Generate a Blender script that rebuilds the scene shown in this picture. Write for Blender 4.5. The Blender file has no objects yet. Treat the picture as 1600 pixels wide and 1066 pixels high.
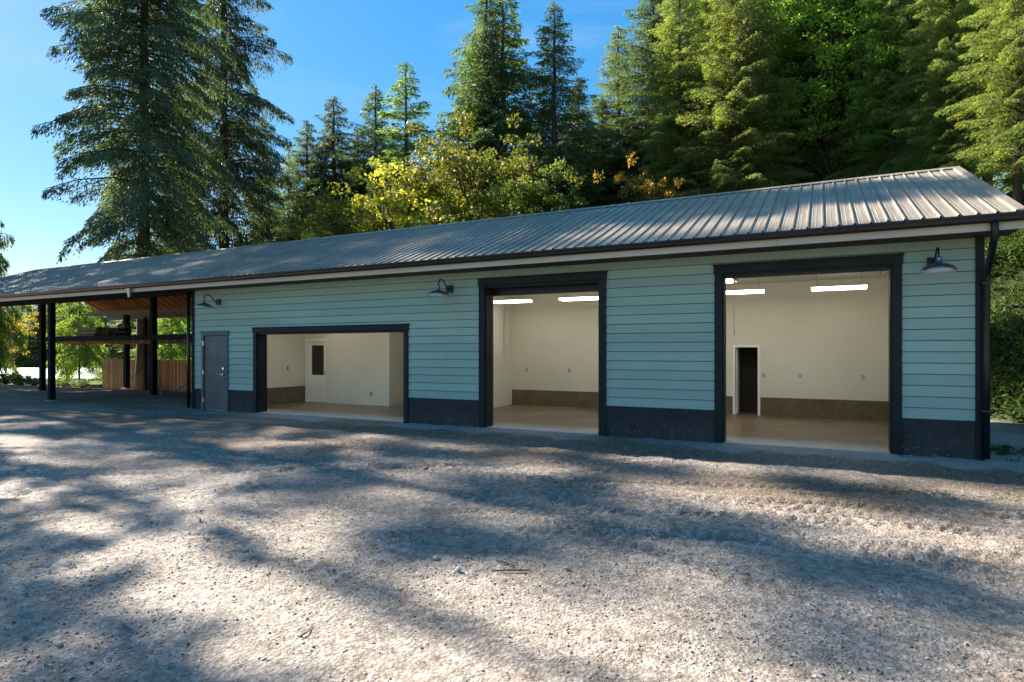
import bpy, math, random
import numpy as np
R = math.radians
random.seed(7)
SC = bpy.context.scene
COL = SC.collection
# ------------------------------------------------------------------ sun / frame constants
SUN_AZ, SUN_EL = R(80), R(35)            # azimuth left of +Y
SUNV = (-math.sin(SUN_AZ)*math.cos(SUN_EL), math.cos(SUN_AZ)*math.cos(SUN_EL), math.sin(SUN_EL))
CA, SA = .8921, .4520

# ------------------------------------------------------------------ helpers
def smooth(a, b, x):
    t = np.clip((x-a)/(b-a), 0, 1)
    return t*t*(3-2*t)

def vnoise(x, y, seed=0):
    xi = np.floor(x).astype(np.int64); yi = np.floor(y).astype(np.int64)
    fx = x-xi; fy = y-yi
    fx = fx*fx*(3-2*fx); fy = fy*fy*(3-2*fy)
    def hsh(a, b):
        n = (a*374761393 + b*668265263 + seed*1442695041) & 0xffffffff
        n = ((n ^ (n >> 13))*1274126177) & 0xffffffff
        return ((n ^ (n >> 16)) & 0xffff)/65535.0
    a = hsh(xi, yi); b = hsh(xi+1, yi); c = hsh(xi, yi+1); d = hsh(xi+1, yi+1)
    return (a*(1-fx)+b*fx)*(1-fy)+(c*(1-fx)+d*fx)*fy-.5

TRACKS = [  # tyre tracks: circle centre, radius, half width, angle range (deg)
    (3.2, -6.2, 13.2, .13, 60, 125), (3.2, -6.2, 12.45, .13, 64, 128), (3.4, -6.4, 14.9, .13, 55, 118), (3.4, -6.4, 14.15, .13, 55, 112),
    (-9., -12., 20.2, .13, 45, 100), (-9., -12., 18.7, .13, 45, 100), (12., 16., 14.6, .14, 190, 250), (12., 16., 16.1, .14, 190, 250), (1., -8.5, 14.2, .12, 70, 110), (-22., 30., 27.0, .14, -80, -40), (-22., 30., 28.6, .14, -80, -40), (-2., -40., 47.0, .14, 78, 105), (-2., -40., 48.6, .14, 78, 105)]

def tread(x, y):
    out = np.zeros_like(x)
    for (cx, cy, r, w, a0, a1) in TRACKS:
        dx, dy = x-cx, y-cy
        rr = np.hypot(dx, dy); an = np.degrees(np.arctan2(dy, dx))
        off = rr-r
        m = smooth(w*1.35, w*.8, np.abs(off))*smooth(a0, a0+6, an)*smooth(a1, a1-6, an)
        fade = .45+.9*np.clip(vnoise(x*.7+3, y*.7, 91)+.3, 0, 1)
        s = np.radians(an)*r
        ch = np.sin((s+np.abs(off)*.9)*2*math.pi/.13)
        out = out + m*fade*(ch*.019-.016)
        rim = np.exp(-((np.abs(off)-w*1.25)/.04)**2)*smooth(a0, a0+6, an)*smooth(a1, a1-6, an)
        out = out + rim*fade*.018
    return out

def height(x, y, fine=True):
    x = np.asarray(x, float); y = np.asarray(y, float)
    q = (y-17.6)+.75*(x-4.1)
    q = q*smooth(-30, -6, x)
    h = 14*(1-np.exp(-np.clip(q, 0, None)*.62/14))
    h = h + smooth(0, 5, q)*(vnoise(x*.35, y*.35, 5)*1.3+vnoise(x*1.1, y*1.1, 6)*.5)
    west = smooth(-13, -17, x)
    h = h - west*(.45*smooth(15.2, 19.0, y)) - smooth(-14, -26, x)*2.1*smooth(21, 52, y)
    out = smooth(14, 30, np.hypot(x+6, y-5))*smooth(-.5, -3, q)
    h = h + out*vnoise(x*.12, y*.12, 8)*.5
    lot = smooth(1, -1, q)
    near = smooth(11.2, 9.6, y)+smooth(-15.6, -16.6, x)+smooth(2.3, 3.2, x)
    near = np.clip(near, 0, 1)
    h = h + lot*(vnoise(x*.45, y*.45, 1)*.05+vnoise(x*1.3, y*1.3, 2)*.022)*(.25+.75*near) - .035*(.4+.6*near)
    if fine:
        n3 = vnoise(x*4.2, y*4.2, 3); n4 = vnoise(x*9.7, y*9.7, 4); n5 = vnoise(x*19, y*19, 14)
        rough = .5+1.2*np.clip(vnoise(x*.8, y*.8, 21)+.35, 0, 1)
        h = h + lot*rough*(n3*.016+n4*.015+n5*.008)
        cl = np.clip(vnoise(x*2.3+9, y*2.3, 33)-.26, 0, 1)
        h = h + lot*cl*(.02+.22*n4+.25*n5)*near
        h = h + tread(x, y)*lot
    return h

def hz(x, y):
    return float(height(np.array([x]), np.array([y]), False)[0])

def at(px, zc):
    X = (px-800)/954*zc
    return CA*X-SA*zc, SA*X+CA*zc

def prop(o, label=None, cat=None, group=None, kind=None):
    if label: o['label'] = label
    if cat: o['category'] = cat
    if group: o['group'] = group
    if kind: o['kind'] = kind
    return o

def empty(name, loc=(0, 0, 0), rz=0):
    o = bpy.data.objects.new(name, None); COL.objects.link(o)
    o.location = loc; o.rotation_euler = (0, 0, rz)
    o.empty_display_size = .3
    return o

class MB:
    def __init__(s): s.v = []; s.f = []; s.sm = []
    def add(s, vs, fs, smooth=False):
        n = len(s.v); s.v += [tuple(v) for v in vs]
        s.f += [tuple(i+n for i in f) for f in fs]; s.sm += [smooth]*len(fs)
        return s
    def box(s, x0, x1, y0, y1, z0, z1):
        return s.add([(x0,y0,z0),(x1,y0,z0),(x1,y1,z0),(x0,y1,z0),(x0,y0,z1),(x1,y0,z1),(x1,y1,z1),(x0,y1,z1)],
              [(3,2,1,0),(4,5,6,7),(0,1,5,4),(1,2,6,5),(2,3,7,6),(3,0,4,7)])
    def hexa(s, p):   # 8 corners, same order as box
        return s.add(p, [(3,2,1,0),(4,5,6,7),(0,1,5,4),(1,2,6,5),(2,3,7,6),(3,0,4,7)])
    def tube(s, pts, rad, n=8, cap=True, smooth=True):
        pts = [np.array(p, float) for p in pts]
        if not hasattr(rad, '__len__'): rad = [rad]*len(pts)
        rings = []; prev = None
        for i, p in enumerate(pts):
            a = pts[max(0, i-1)]; b = pts[min(len(pts)-1, i+1)]
            d = b-a; d = d/(np.linalg.norm(d)+1e-9)
            if prev is None:
                u = np.cross(d, (0, 0, 1.)) if abs(d[2]) < .9 else np.cross(d, (1., 0, 0))
            else:
                u = prev-d*np.dot(prev, d)
            u = u/(np.linalg.norm(u)+1e-9); w = np.cross(d, u); prev = u
            rings.append([p+(u*math.cos(2*math.pi*k/n)+w*math.sin(2*math.pi*k/n))*rad[i] for k in range(n)])
        vs = [v for r in rings for v in r]; fs = []
        for i in range(len(rings)-1):
            for k in range(n):
                a = i*n+k; b = i*n+(k+1) % n
                fs.append((a, b, b+n, a+n))
        base = len(s.v)
        s.add(vs, fs, smooth)
        if cap:
            s.f.append(tuple(base+k for k in range(n))[::-1]); s.sm.append(False)
            m = (len(rings)-1)*n
            s.f.append(tuple(base+m+k for k in range(n))); s.sm.append(False)
        return s
    def lathe(s, prof, c, n=24, smooth=True):
        vs = []; fs = []
        for (r, z) in prof:
            for k in range(n):
                a = 2*math.pi*k/n; vs.append((c[0]+r*math.cos(a), c[1]+r*math.sin(a), c[2]+z))
        for i in range(len(prof)-1):
            for k in range(n):
                a = i*n+k; b = i*n+(k+1) % n
                fs.append((a, b, b+n, a+n))
        return s.add(vs, fs, smooth)
    def build(s, name, mat, parent=None, bevel=0):
        me = bpy.data.meshes.new(name)
        me.from_pydata([tuple(map(float, v)) for v in s.v], [], s.f)
        me.polygons.foreach_set('use_smooth', s.sm)
        me.materials.append(mat); me.update()
        o = bpy.data.objects.new(name, me); COL.objects.link(o)
        if parent is not None: o.parent = parent
        if bevel:
            b = o.modifiers.new('b', 'BEVEL'); b.width = bevel; b.segments = 2; b.limit_method = 'ANGLE'
        return o

def quads_mesh(name, V, mat, nper=4, smooth=False):
    V = np.asarray(V, np.float32).reshape(-1, 3)
    me = bpy.data.meshes.new(name); nv = len(V); nf = nv//nper
    me.vertices.add(nv); me.vertices.foreach_set('co', V.ravel())
    me.loops.add(nv); me.loops.foreach_set('vertex_index', np.arange(nv, dtype=np.int32))
    me.polygons.add(nf); me.polygons.foreach_set('loop_start', np.arange(0, nv, nper, dtype=np.int32))
    me.update(calc_edges=True); me.materials.append(mat)
    return me

def unit(a): return a/(np.linalg.norm(a, axis=1, keepdims=True)+1e-9)

def kites(P, D, L, W, rng, tilt=1.0):
    D = unit(D); rnd = rng.normal(size=D.shape)*tilt+np.array([0, 0, .3])
    S = unit(np.cross(D, rnd)); L = L[:, None]; W = W[:, None]
    m = P+D*L*.42
    return np.stack([P, m+S*W*.5, P+D*L, m-S*W*.5], 1).reshape(-1, 3)

# ------------------------------------------------------------------ materials
class NT:
    def __init__(s, name):
        s.m = bpy.data.materials.new(name); s.m.use_nodes = True
        s.t = s.m.node_tree; s.n = s.t.nodes; s.l = s.t.links
        s.n.clear(); s.out = s.n.new('ShaderNodeOutputMaterial')
        s.tc = s.n.new('ShaderNodeTexCoord')
    def lk(s, a, b): s.l.new(a, b)
    def noise(s, scale, detail=4, rough=.55, coord=None, stretch=None, dist=0):
        n = s.n.new('ShaderNodeTexNoise'); n.inputs['Scale'].default_value = scale
        n.inputs['Detail'].default_value = detail; n.inputs['Roughness'].default_value = rough
        n.inputs['Distortion'].default_value = dist
        c = coord or s.tc.outputs['Object']
        if stretch:
            mp = s.n.new('ShaderNodeMapping'); mp.inputs['Scale'].default_value = stretch
            s.lk(c, mp.inputs['Vector']); c = mp.outputs[0]
        s.lk(c, n.inputs['Vector']); return n.outputs['Fac']
    def ramp(s, fac, stops):
        r = s.n.new('ShaderNodeValToRGB'); e = r.color_ramp.elements
        while len(e) < len(stops): e.new(.5)
        for i, (p, c) in enumerate(stops):
            e[i].position = p; e[i].color = (c[0], c[1], c[2], 1) if hasattr(c, '__len__') else (c, c, c, 1)
        s.lk(fac, r.inputs[0]); return r.outputs[0]
    def mix(s, fac, a, b, mode='MIX'):
        m = s.n.new('ShaderNodeMix'); m.data_type = 'RGBA'; m.blend_type = mode
        for i, x in ((0, fac), (6, a), (7, b)):
            if hasattr(x, 'is_linked'): s.lk(x, m.inputs[i])
            elif i == 0: m.inputs[0].default_value = x
            else: m.inputs[i].default_value = (x[0], x[1], x[2], 1)
        return m.outputs[2]
    def math(s, op, a, b=None):
        m = s.n.new('ShaderNodeMath'); m.operation = op
        for i, x in ((0, a), (1, b)):
            if x is None: continue
            if hasattr(x, 'is_linked'): s.lk(x, m.inputs[i])
            else: m.inputs[i].default_value = x
        return m.outputs[0]
    def bump(s, h, strength=.3, dist=.01, normal=None):
        b = s.n.new('ShaderNodeBump'); b.inputs['Strength'].default_value = strength
        b.inputs['Distance'].default_value = dist; s.lk(h, b.inputs['Height'])
        if normal is not None: s.lk(normal, b.inputs['Normal'])
        return b.outputs[0]
    def pbr(s, col, rough=.7, metal=0, normal=None, spec=.5, em=None, es=0):
        p = s.n.new('ShaderNodeBsdfPrincipled')
        if hasattr(col, 'is_linked'): s.lk(col, p.inputs['Base Color'])
        else: p.inputs['Base Color'].default_value = (*col, 1)
        if hasattr(rough, 'is_linked'): s.lk(rough, p.inputs['Roughness'])
        else: p.inputs['Roughness'].default_value = rough
        p.inputs['Metallic'].default_value = metal
        p.inputs['Specular IOR Level'].default_value = spec
        if normal is not None: s.lk(normal, p.inputs['Normal'])
        if em: p.inputs['Emission Color'].default_value = (*em, 1); p.inputs['Emission Strength'].default_value = es
        s.lk(p.outputs[0], s.out.inputs['Surface']); return s.m

def simple(name, col, rough=.6, metal=0, var=.25, scale=3, bump=.1, bs=60, spec=.5, stretch=None):
    t = NT(name); n = t.noise(scale, 5, .6, stretch=stretch)
    c = t.ramp(n, [(.3, [k*(1-var) for k in col]), (.7, [min(1, k*(1+var)) for k in col])])
    nb = t.bump(t.noise(bs, 3), bump, .005)
    return t.pbr(c, rough, metal, nb, spec)

def siding_mat():
    t = NT('siding_paint')
    br = t.n.new('ShaderNodeTexBrick'); mp = t.n.new('ShaderNodeMapping')
    t.lk(t.tc.outputs['Object'], mp.inputs['Vector']); mp.inputs['Rotation'].default_value = (R(-90), 0, 0)
    mp.inputs['Location'].default_value = (0, -.56-.004, 0)
    t.lk(mp.outputs[0], br.inputs['Vector'])
    br.inputs['Scale'].default_value = 1; br.inputs['Brick Width'].default_value = 3.66; br.inputs['Row Height'].default_value = .1725
    br.inputs['Mortar Size'].default_value = .0025; br.inputs['Mortar'].default_value = (.55, .55, .55, 1); br.offset = .37; br.offset_frequency = 2; br.inputs['Bias'].default_value = 0
    br.inputs['Color1'].default_value = (.9, .9, .9, 1); br.inputs['Color2'].default_value = (1.08, 1.08, 1.08, 1)
    n = t.noise(1.1, 5, .6, stretch=(.4, 1, 1)); n2 = t.noise(9, 5, .65, stretch=(.25, 1, 2.5))
    c = t.ramp(n, [(.3, (.285, .41, .335)), (.7, (.335, .47, .385))])
    c = t.mix(.12, c, t.ramp(n2, [(.35, (.2, .3, .28)), (.7, (.40, .54, .50))]))
    c = t.mix(.8, c, br.outputs['Color'], 'MULTIPLY')
    nb = t.bump(t.noise(40, 4, .6, stretch=(.12, 1, 1)), .25, .004)
    return t.pbr(c, .62, 0, nb, .35)

def concrete_wall_mat(name, a, b, spots=False):
    t = NT(name); n = t.noise(1.6, 7, .65); n2 = t.noise(14, 5, .6)
    c = t.ramp(n, [(.3, a), (.7, b)])
    c = t.mix(.35, c, t.ramp(n2, [(.3, [k*.6 for k in a]), (.75, [k*1.3 for k in b])]))
    if spots:
        v = t.noise(22, 3, .5, stretch=(1, 1, 1.4)); zz = t.n.new('ShaderNodeSeparateXYZ'); t.lk(t.tc.outputs['Object'], zz.inputs[0])
        low = t.n.new('ShaderNodeMapRange'); low.inputs[1].default_value = .0; low.inputs[2].default_value = .4; low.inputs[3].default_value = 1; low.inputs[4].default_value = 0
        t.lk(zz.outputs[2], low.inputs[0])
        f = t.math('MULTIPLY', t.ramp(v, [(.64, 0), (.70, 1)]), low.outputs[0])
        c = t.mix(f, c, (.30, .27, .22))
        f2 = t.math('MULTIPLY', t.ramp(t.noise(3, 6, .7), [(.35, 0), (.75, 1)]), t.math('MULTIPLY', low.outputs[0], .35))
        c = t.mix(f2, c, (.17, .15, .12))
    nb = t.bump(t.noise(30, 6, .65), .35, .006)
    return t.pbr(c, .8, 0, nb, .3)

def floor_mat():
    t = NT('polished_concrete'); n = t.noise(.9, 7, .65, dist=.6); n2 = t.noise(6, 6, .7)
    c = t.ramp(n, [(.32, (.085, .055, .03)), (.5, (.155, .108, .062)), (.68, (.25, .19, .12))])
    c = t.mix(.3, c, t.ramp(n2, [(.35, (.12, .08, .05)), (.7, (.48, .40, .31))]))
    n3 = t.noise(1.7, 5, .7, stretch=(.5, 1.6, 1))
    c = t.mix(t.math('MULTIPLY', t.ramp(n3, [(.55, 0), (.68, 1)]), .45), c, (.12, .08, .05))
    # skylight painted into the floor as a pale band along the door line (y near the front edge)
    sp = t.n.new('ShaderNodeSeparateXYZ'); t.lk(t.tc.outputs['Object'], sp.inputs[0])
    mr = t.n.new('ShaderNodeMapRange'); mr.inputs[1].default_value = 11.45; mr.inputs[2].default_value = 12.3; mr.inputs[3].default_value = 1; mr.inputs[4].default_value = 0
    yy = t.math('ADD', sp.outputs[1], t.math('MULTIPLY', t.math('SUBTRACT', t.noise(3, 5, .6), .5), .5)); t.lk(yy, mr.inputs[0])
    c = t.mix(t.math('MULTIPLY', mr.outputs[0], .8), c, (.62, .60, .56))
    r = t.ramp(n2, [(.3, .28), (.7, .5)])
    return t.pbr(c, r, 0, t.bump(t.noise(25, 4), .05, .003), .5)

def roof_mat():
    t = NT('weathered_metal_roof')
    streak = t.noise(1.0, 6, .7, stretch=(14, .55, .55)); blot = t.noise(.7, 5, .6); fine = t.noise(3.0, 4, .7, stretch=(30, 1.2, 1.2))
    c = t.ramp(streak, [(.3, (.22, .18, .135)), (.5, (.36, .30, .225)), (.72, (.54, .475, .39))])
    c = t.mix(.4, c, t.ramp(fine, [(.35, (.12, .10, .085)), (.65, (.42, .37, .31))]))
    c = t.mix(t.math('MULTIPLY', t.ramp(blot, [(.45, 0), (.7, 1)]), .45), c, (.30, .235, .17))
    r = t.ramp(streak, [(.3, .36), (.7, .52)])
    return t.pbr(c, r, .25, t.bump(fine, .12, .003), .5)

def wood_mat(name, a, b, rough=.75, axis=(1, 1, 8)):
    t = NT(name); n = t.noise(5, 6, .65, stretch=axis); n2 = t.noise(1.2, 3)
    gi = t.n.new('ShaderNodeNewGeometry')
    c = t.ramp(n, [(.3, a), (.7, b)])
    v = t.ramp(gi.outputs['Random Per Island'], [(0, .7), (1, 1.25)])
    c = t.mix(1, c, v, 'MULTIPLY')
    return t.pbr(c, rough, 0, t.bump(n, .3, .004), .3)

def foliage_mat(name, dark, mid, light, trans=.35, tcol=None):
    t = NT(name); g = t.n.new('ShaderNodeNewGeometry'); oi = t.n.new('ShaderNodeObjectInfo')
    n = t.noise(.55, 3, .6)
    f = t.math('ADD', t.math('MULTIPLY', g.outputs['Random Per Island'], .55), t.math('MULTIPLY', n, .55))
    c = t.ramp(f, [(.22, dark), (.5, mid), (.82, light)])
    hs = t.n.new('ShaderNodeHueSaturation'); t.lk(c, hs.inputs['Color'])
    t.lk(t.math('ADD', t.math('MULTIPLY', oi.outputs['Random'], .05), .475), hs.inputs['Hue'])
    t.lk(t.math('ADD', t.math('MULTIPLY', oi.outputs['Random'], .5), .75), hs.inputs['Value'])
    d = t.n.new('ShaderNodeBsdfPrincipled'); d.inputs['Roughness'].default_value = .55; d.inputs['Specular IOR Level'].default_value = .3
    t.lk(hs.outputs[0], d.inputs['Base Color'])
    tr = t.n.new('ShaderNodeBsdfTranslucent')
    tc = t.mix(1, hs.outputs[0], tcol or (1.5, 1.6, .7), 'MULTIPLY'); t.lk(tc, tr.inputs['Color'])
    mx = t.n.new('ShaderNodeMixShader'); mx.inputs[0].default_value = trans
    t.lk(d.outputs[0], mx.inputs[1]); t.lk(tr.outputs[0], mx.inputs[2]); t.lk(mx.outputs[0], t.out.inputs['Surface'])
    return t.m

def bark_mat():
    t = NT('bark'); n = t.noise(4, 7, .7, stretch=(3, 3, .35)); n2 = t.noise(.8, 3)
    c = t.ramp(n, [(.3, (.045, .032, .022)), (.7, (.17, .125, .09))])
    c = t.mix(t.math('MULTIPLY', t.ramp(n2, [(.5, 0), (.7, 1)]), .4), c, (.07, .085, .04))
    return t.pbr(c, .9, 0, t.bump(n, .8, .03), .2)

def ground_mat():
    t = NT('gravel_and_soil')
    at_ = t.n.new('ShaderNodeAttribute'); at_.attribute_name = 'zone'
    sp = t.n.new('ShaderNodeSeparateColor'); t.lk(at_.outputs['Color'], sp.inputs[0])
    big = t.noise(.35, 5, .6, dist=.4); midn = t.noise(1.7, 6, .65, dist=.5); fine = t.noise(16, 5, .7); vf = t.noise(60, 4, .7)
    c = t.ramp(midn, [(.30, (.15, .108, .076)), (.48, (.275, .222, .172)), (.70, (.41, .352, .295))])
    c = t.mix(t.math('MULTIPLY', t.ramp(big, [(.45, 0), (.62, 1)]), .5), c, (.43, .38, .325))
    c = t.mix(t.math('MULTIPLY', t.ramp(t.noise(.9, 7, .72, dist=1.0), [(.50, 0), (.60, 1)]), .45), c, (.17, .125, .09))
    c = t.mix(.52, c, t.ramp(fine, [(.34, (.055, .042, .032)), (.5, (.285, .236, .19)), (.68, (.63, .57, .51))]))
    vo = t.n.new('ShaderNodeTexVoronoi'); vo.inputs['Scale'].default_value = 42; t.lk(t.tc.outputs['Object'], vo.inputs['Vector'])
    st = t.n.new('ShaderNodeSeparateColor'); t.lk(vo.outputs['Color'], st.inputs[0])
    stone = t.ramp(st.outputs[0], [(0, (.12, .11, .10)), (.35, (.29, .25, .21)), (.75, (.40, .37, .34)), (1, (.66, .63, .60))])
    sm = t.math('MULTIPLY', t.ramp(vo.outputs['Distance'], [(.28, 1), (.5, 0)]), t.ramp(t.noise(2.4, 4, .6), [(.40, .15), (.62, .8)]))
    c = t.mix(sm, c, stone)
    # brown earth in front of the building
    c = t.mix(t.math('MULTIPLY', sp.outputs[2], .8), c, t.ramp(fine, [(.3, (.065, .046, .030)), (.7, (.24, .172, .112))]))
    # pale crushed stone along the foundation
    c = t.mix(sp.outputs[1], c, t.ramp(vf, [(.35, (.20, .19, .18)), (.65, (.52, .50, .47))]))
    # forest floor
    ff = t.ramp(t.noise(1.1, 6, .65), [(.32, (.02, .015, .008)), (.46, (.042, .045, .012)), (.6, (.05, .07, .012)), (.76, (.075, .055, .022))])
    c = t.mix(sp.outputs[0], c, ff)
    hh = t.math('ADD', t.math('MULTIPLY', vf, .5), t.math('ADD', fine, t.math('MULTIPLY', vo.outputs['Distance'], -.5)))
    nb = t.bump(hh, 1.0, .016)
    return t.pbr(c, .92, 0, nb, .2)

M = {}
M['siding'] = siding_mat()
M['trim'] = simple('dark_trim_paint', (.014, .017, .020), .6, 0, .25, 2, .15, 50, .25)
M['gutter'] = simple('black_gutter_metal', (.007, .009, .012), .28, .1, .2, 3, .05, 30)
M['dooredge'] = simple('grey_door_casing', (.10, .105, .125), .6, 0, .2, 3, .2, 40)
M['door'] = simple('grey_steel_door', (.075, .082, .088), .5, 0, .35, 2.2, .1, 30)
M['foundation'] = concrete_wall_mat('dark_painted_concrete', (.026, .026, .027), (.046, .045, .045), True)
M['knee'] = concrete_wall_mat('bare_concrete', (.10, .078, .042), (.20, .16, .10))
M['floor'] = floor_mat()
M['cream'] = simple('cream_drywall', (.70, .68, .57), .85, 0, .07, .6, .05, 40, .2)
M['ceil'] = simple('white_ceiling', (.62, .60, .53), .85, 0, .03, .8, .05, 40, .2)
M['whitepaint'] = simple('white_door_paint', (.88, .86, .80), .5, 0, .03, 2, .03, 30)
M['roof'] = roof_mat()
M['fascia'] = simple('cream_fascia_paint', (.50, .44, .36), .6, 0, .10, 1.5, .15, 40, stretch=(.3, 1, 3))
M['soffit'] = simple('dark_soffit', (.030, .030, .020), .8, 0, .2, 2, .1, 30)  # dark tone carries the shade under the eaves
M['rafter'] = wood_mat('fir_rafter', (.60, .28, .11), (.80, .44, .20), axis=(8, 1, 8))  # lightened so the rafter undersides read as lit
M['deck'] = wood_mat('roof_sheathing', (.10, .035, .015), (.16, .06, .025), axis=(1, 1, 1))  # darkened to stand in for shade between the rafters
M['board'] = wood_mat('cedar_fence_board', (.26, .13, .05), (.50, .29, .12), axis=(8, 8, .6))
M['greywood'] = wood_mat('weathered_wood', (.16, .125, .095), (.33, .27, .21), axis=(4, 4, 4))
M['steel'] = simple('dark_painted_steel', (.007, .010, .014), .75, .0, .3, 2, .1, 30, .15)
M['chrome'] = simple('satin_chrome', (.75, .75, .73), .25, 1, .05, 3, .02, 30)
M['galv'] = simple('galvanised_shade', (.40, .42, .45), .3, .9, .1, 3, .02, 30)
M['lampwhite'] = simple('white_enamel', (.78, .76, .72), .4, 0, .03, 3, .02, 30)
M['black'] = simple('black_metal', (.012, .014, .018), .4, .4, .1, 3, .02, 30)
M['glass'] = NT('dark_window').pbr((.02, .018, .015), .12, 0, None, .5)
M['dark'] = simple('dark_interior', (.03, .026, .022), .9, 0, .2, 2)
M['tube'] = NT('fluorescent_diffuser').pbr((.8, .8, .75), .5, 0, None, .2, (1, .94, .84), 3.3)
M['rope'] = simple('pale_cord', (.6, .57, .5), .8)
M['concrete'] = simple('pale_concrete', (.38, .35, .31), .85, 0, .2, 3, .3, 30)
M['whiteroof'] = simple('white_metal_roof', (.80, .80, .80), .35, 0, .04, 1, .02, 10)
M['brown'] = simple('brown_stained_wall', (.17, .085, .06), .7, 0, .2, 2, .2, 20)
M['stone'] = simple('field_stone', (.36, .33, .30), .85, 0, .35, 20, .4, 60)
M['bark'] = bark_mat()
M['cedar'] = foliage_mat('cedar_foliage', (.036, .062, .046), (.072, .108, .062), (.155, .175, .085), .40)
M['fir'] = foliage_mat('fir_foliage', (.055, .10, .05), (.12, .175, .068), (.25, .28, .10), .45)
M['darkfir'] = foliage_mat('dark_fir_foliage', (.036, .065, .040), (.078, .118, .058), (.17, .195, .08), .42)
M['spruce'] = foliage_mat('young_fir_foliage', (.085, .145, .052), (.18, .26, .072), (.34, .37, .11), .5)
M['maple'] = foliage_mat('maple_foliage', (.065, .10, .024), (.135, .175, .036), (.29, .31, .065), .40, (1.4, 1.35, .6))
M['lime'] = foliage_mat('lime_foliage', (.10, .19, .035), (.20, .31, .05), (.38, .46, .09), .52, (1.4, 1.5, .6))
M['gold'] = foliage_mat('golden_maple_foliage', (.18, .19, .03), (.33, .31, .05), (.52, .44, .07), .42, (1.4, 1.3, .6))
M['orange'] = foliage_mat('autumn_foliage', (.18, .18, .03), (.34, .25, .04), (.55, .33, .05), .4)
M['fern'] = foliage_mat('undergrowth_foliage', (.015, .034, .009), (.036, .068, .016), (.11, .13, .03), .3)
M['leaf'] = foliage_mat('dry_leaf', (.05, .03, .015), (.14, .08, .035), (.36, .22, .08), .2)
M['ground'] = ground_mat()

def pebble_mat():
    t = NT('pebbles'); g = t.n.new('ShaderNodeNewGeometry')
    c = t.ramp(g.outputs['Random Per Island'], [(0, (.07, .06, .05)), (.35, (.22, .19, .16)), (.75, (.38, .34, .30)), (1, (.66, .62, .57))])
    return t.pbr(c, .85, 0, None, .25)
M['pebble'] = pebble_mat()

# ------------------------------------------------------------------ ground
def axis_lines(lo, hi, step, far_lo, far_hi, g=1.13):
    a = list(np.arange(lo, hi, step))
    s, p = step, hi
    while p < far_hi: a.append(p); s = min(s*g, 60); p += s
    a.append(far_hi)
    s, p = step, lo-step
    while p > far_lo: a.insert(0, p); s = min(s*g, 60); p -= s
    a.insert(0, far_lo)
    return np.array(a)
xs = axis_lines(-8, 7, .036, -600, 600, 1.09); ys = axis_lines(1.6, 11.2, .036, -600, 600, 1.085)
GX, GY = np.meshgrid(xs, ys)
GZ = height(GX, GY)
nx, ny = len(xs), len(ys)
me = bpy.data.meshes.new('ground')
me.vertices.add(nx*ny); me.vertices.foreach_set('co', np.stack([GX, GY, GZ], -1).astype(np.float32).ravel())
i = np.arange(nx-1)[None, :]+np.arange(ny-1)[:, None]*nx
F = np.stack([i, i+1, i+1+nx, i+nx], -1).reshape(-1, 4).astype(np.int32)
me.loops.add(F.size); me.loops.foreach_set('vertex_index', F.ravel())
me.polygons.add(len(F)); me.polygons.foreach_set('loop_start', np.arange(0, F.size, 4, dtype=np.int32))
me.polygons.foreach_set('use_smooth', np.ones(len(F), bool))
me.update(calc_edges=True)
zq = (GY-17.6)+.75*(GX-4.1)
forest = np.clip(smooth(-.7, .2, zq+vnoise(GX*1.5, GY*1.5, 9)*1.0)*smooth(-17, -12, GX)+smooth(19.2, 20.2, GY+vnoise(GX, GY, 10))+smooth(-36, -42, GX)+smooth(13, 16, GX)+smooth(-14, -17, GY), 0, 1)
strip = smooth(10.35, 10.75, GY+vnoise(GX*2.3, GY*2.3, 11)*.55)*smooth(-15.2, -14.4, GX)*smooth(4, 3.2, GX)*.85*np.clip(.45+1.6*(vnoise(GX*.9, GY*.9, 19)+.25), 0, 1)
brown = np.maximum(smooth(2.3, 2.9, GX)*smooth(10.6, 11.4, GY), 0)+smooth(4.8, 8.6, GY+vnoise(GX*.6, GY*.9, 12)*2.6)*(1-strip)*np.clip(.75+vnoise(GX*.5, GY*1.2, 13)*1.2, 0, 1)
brown = np.clip(brown, 0, 1)
rgba = np.stack([forest, strip*(1-forest), brown*(1-forest), np.ones_like(forest)], -1).astype(np.float32)
ca = me.color_attributes.new('zone', 'FLOAT_COLOR', 'POINT'); ca.data.foreach_set('color', rgba.ravel())
me.materials.append(M['ground'])
g = bpy.data.objects.new('ground', me); COL.objects.link(g); g['kind'] = 'structure'

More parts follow.
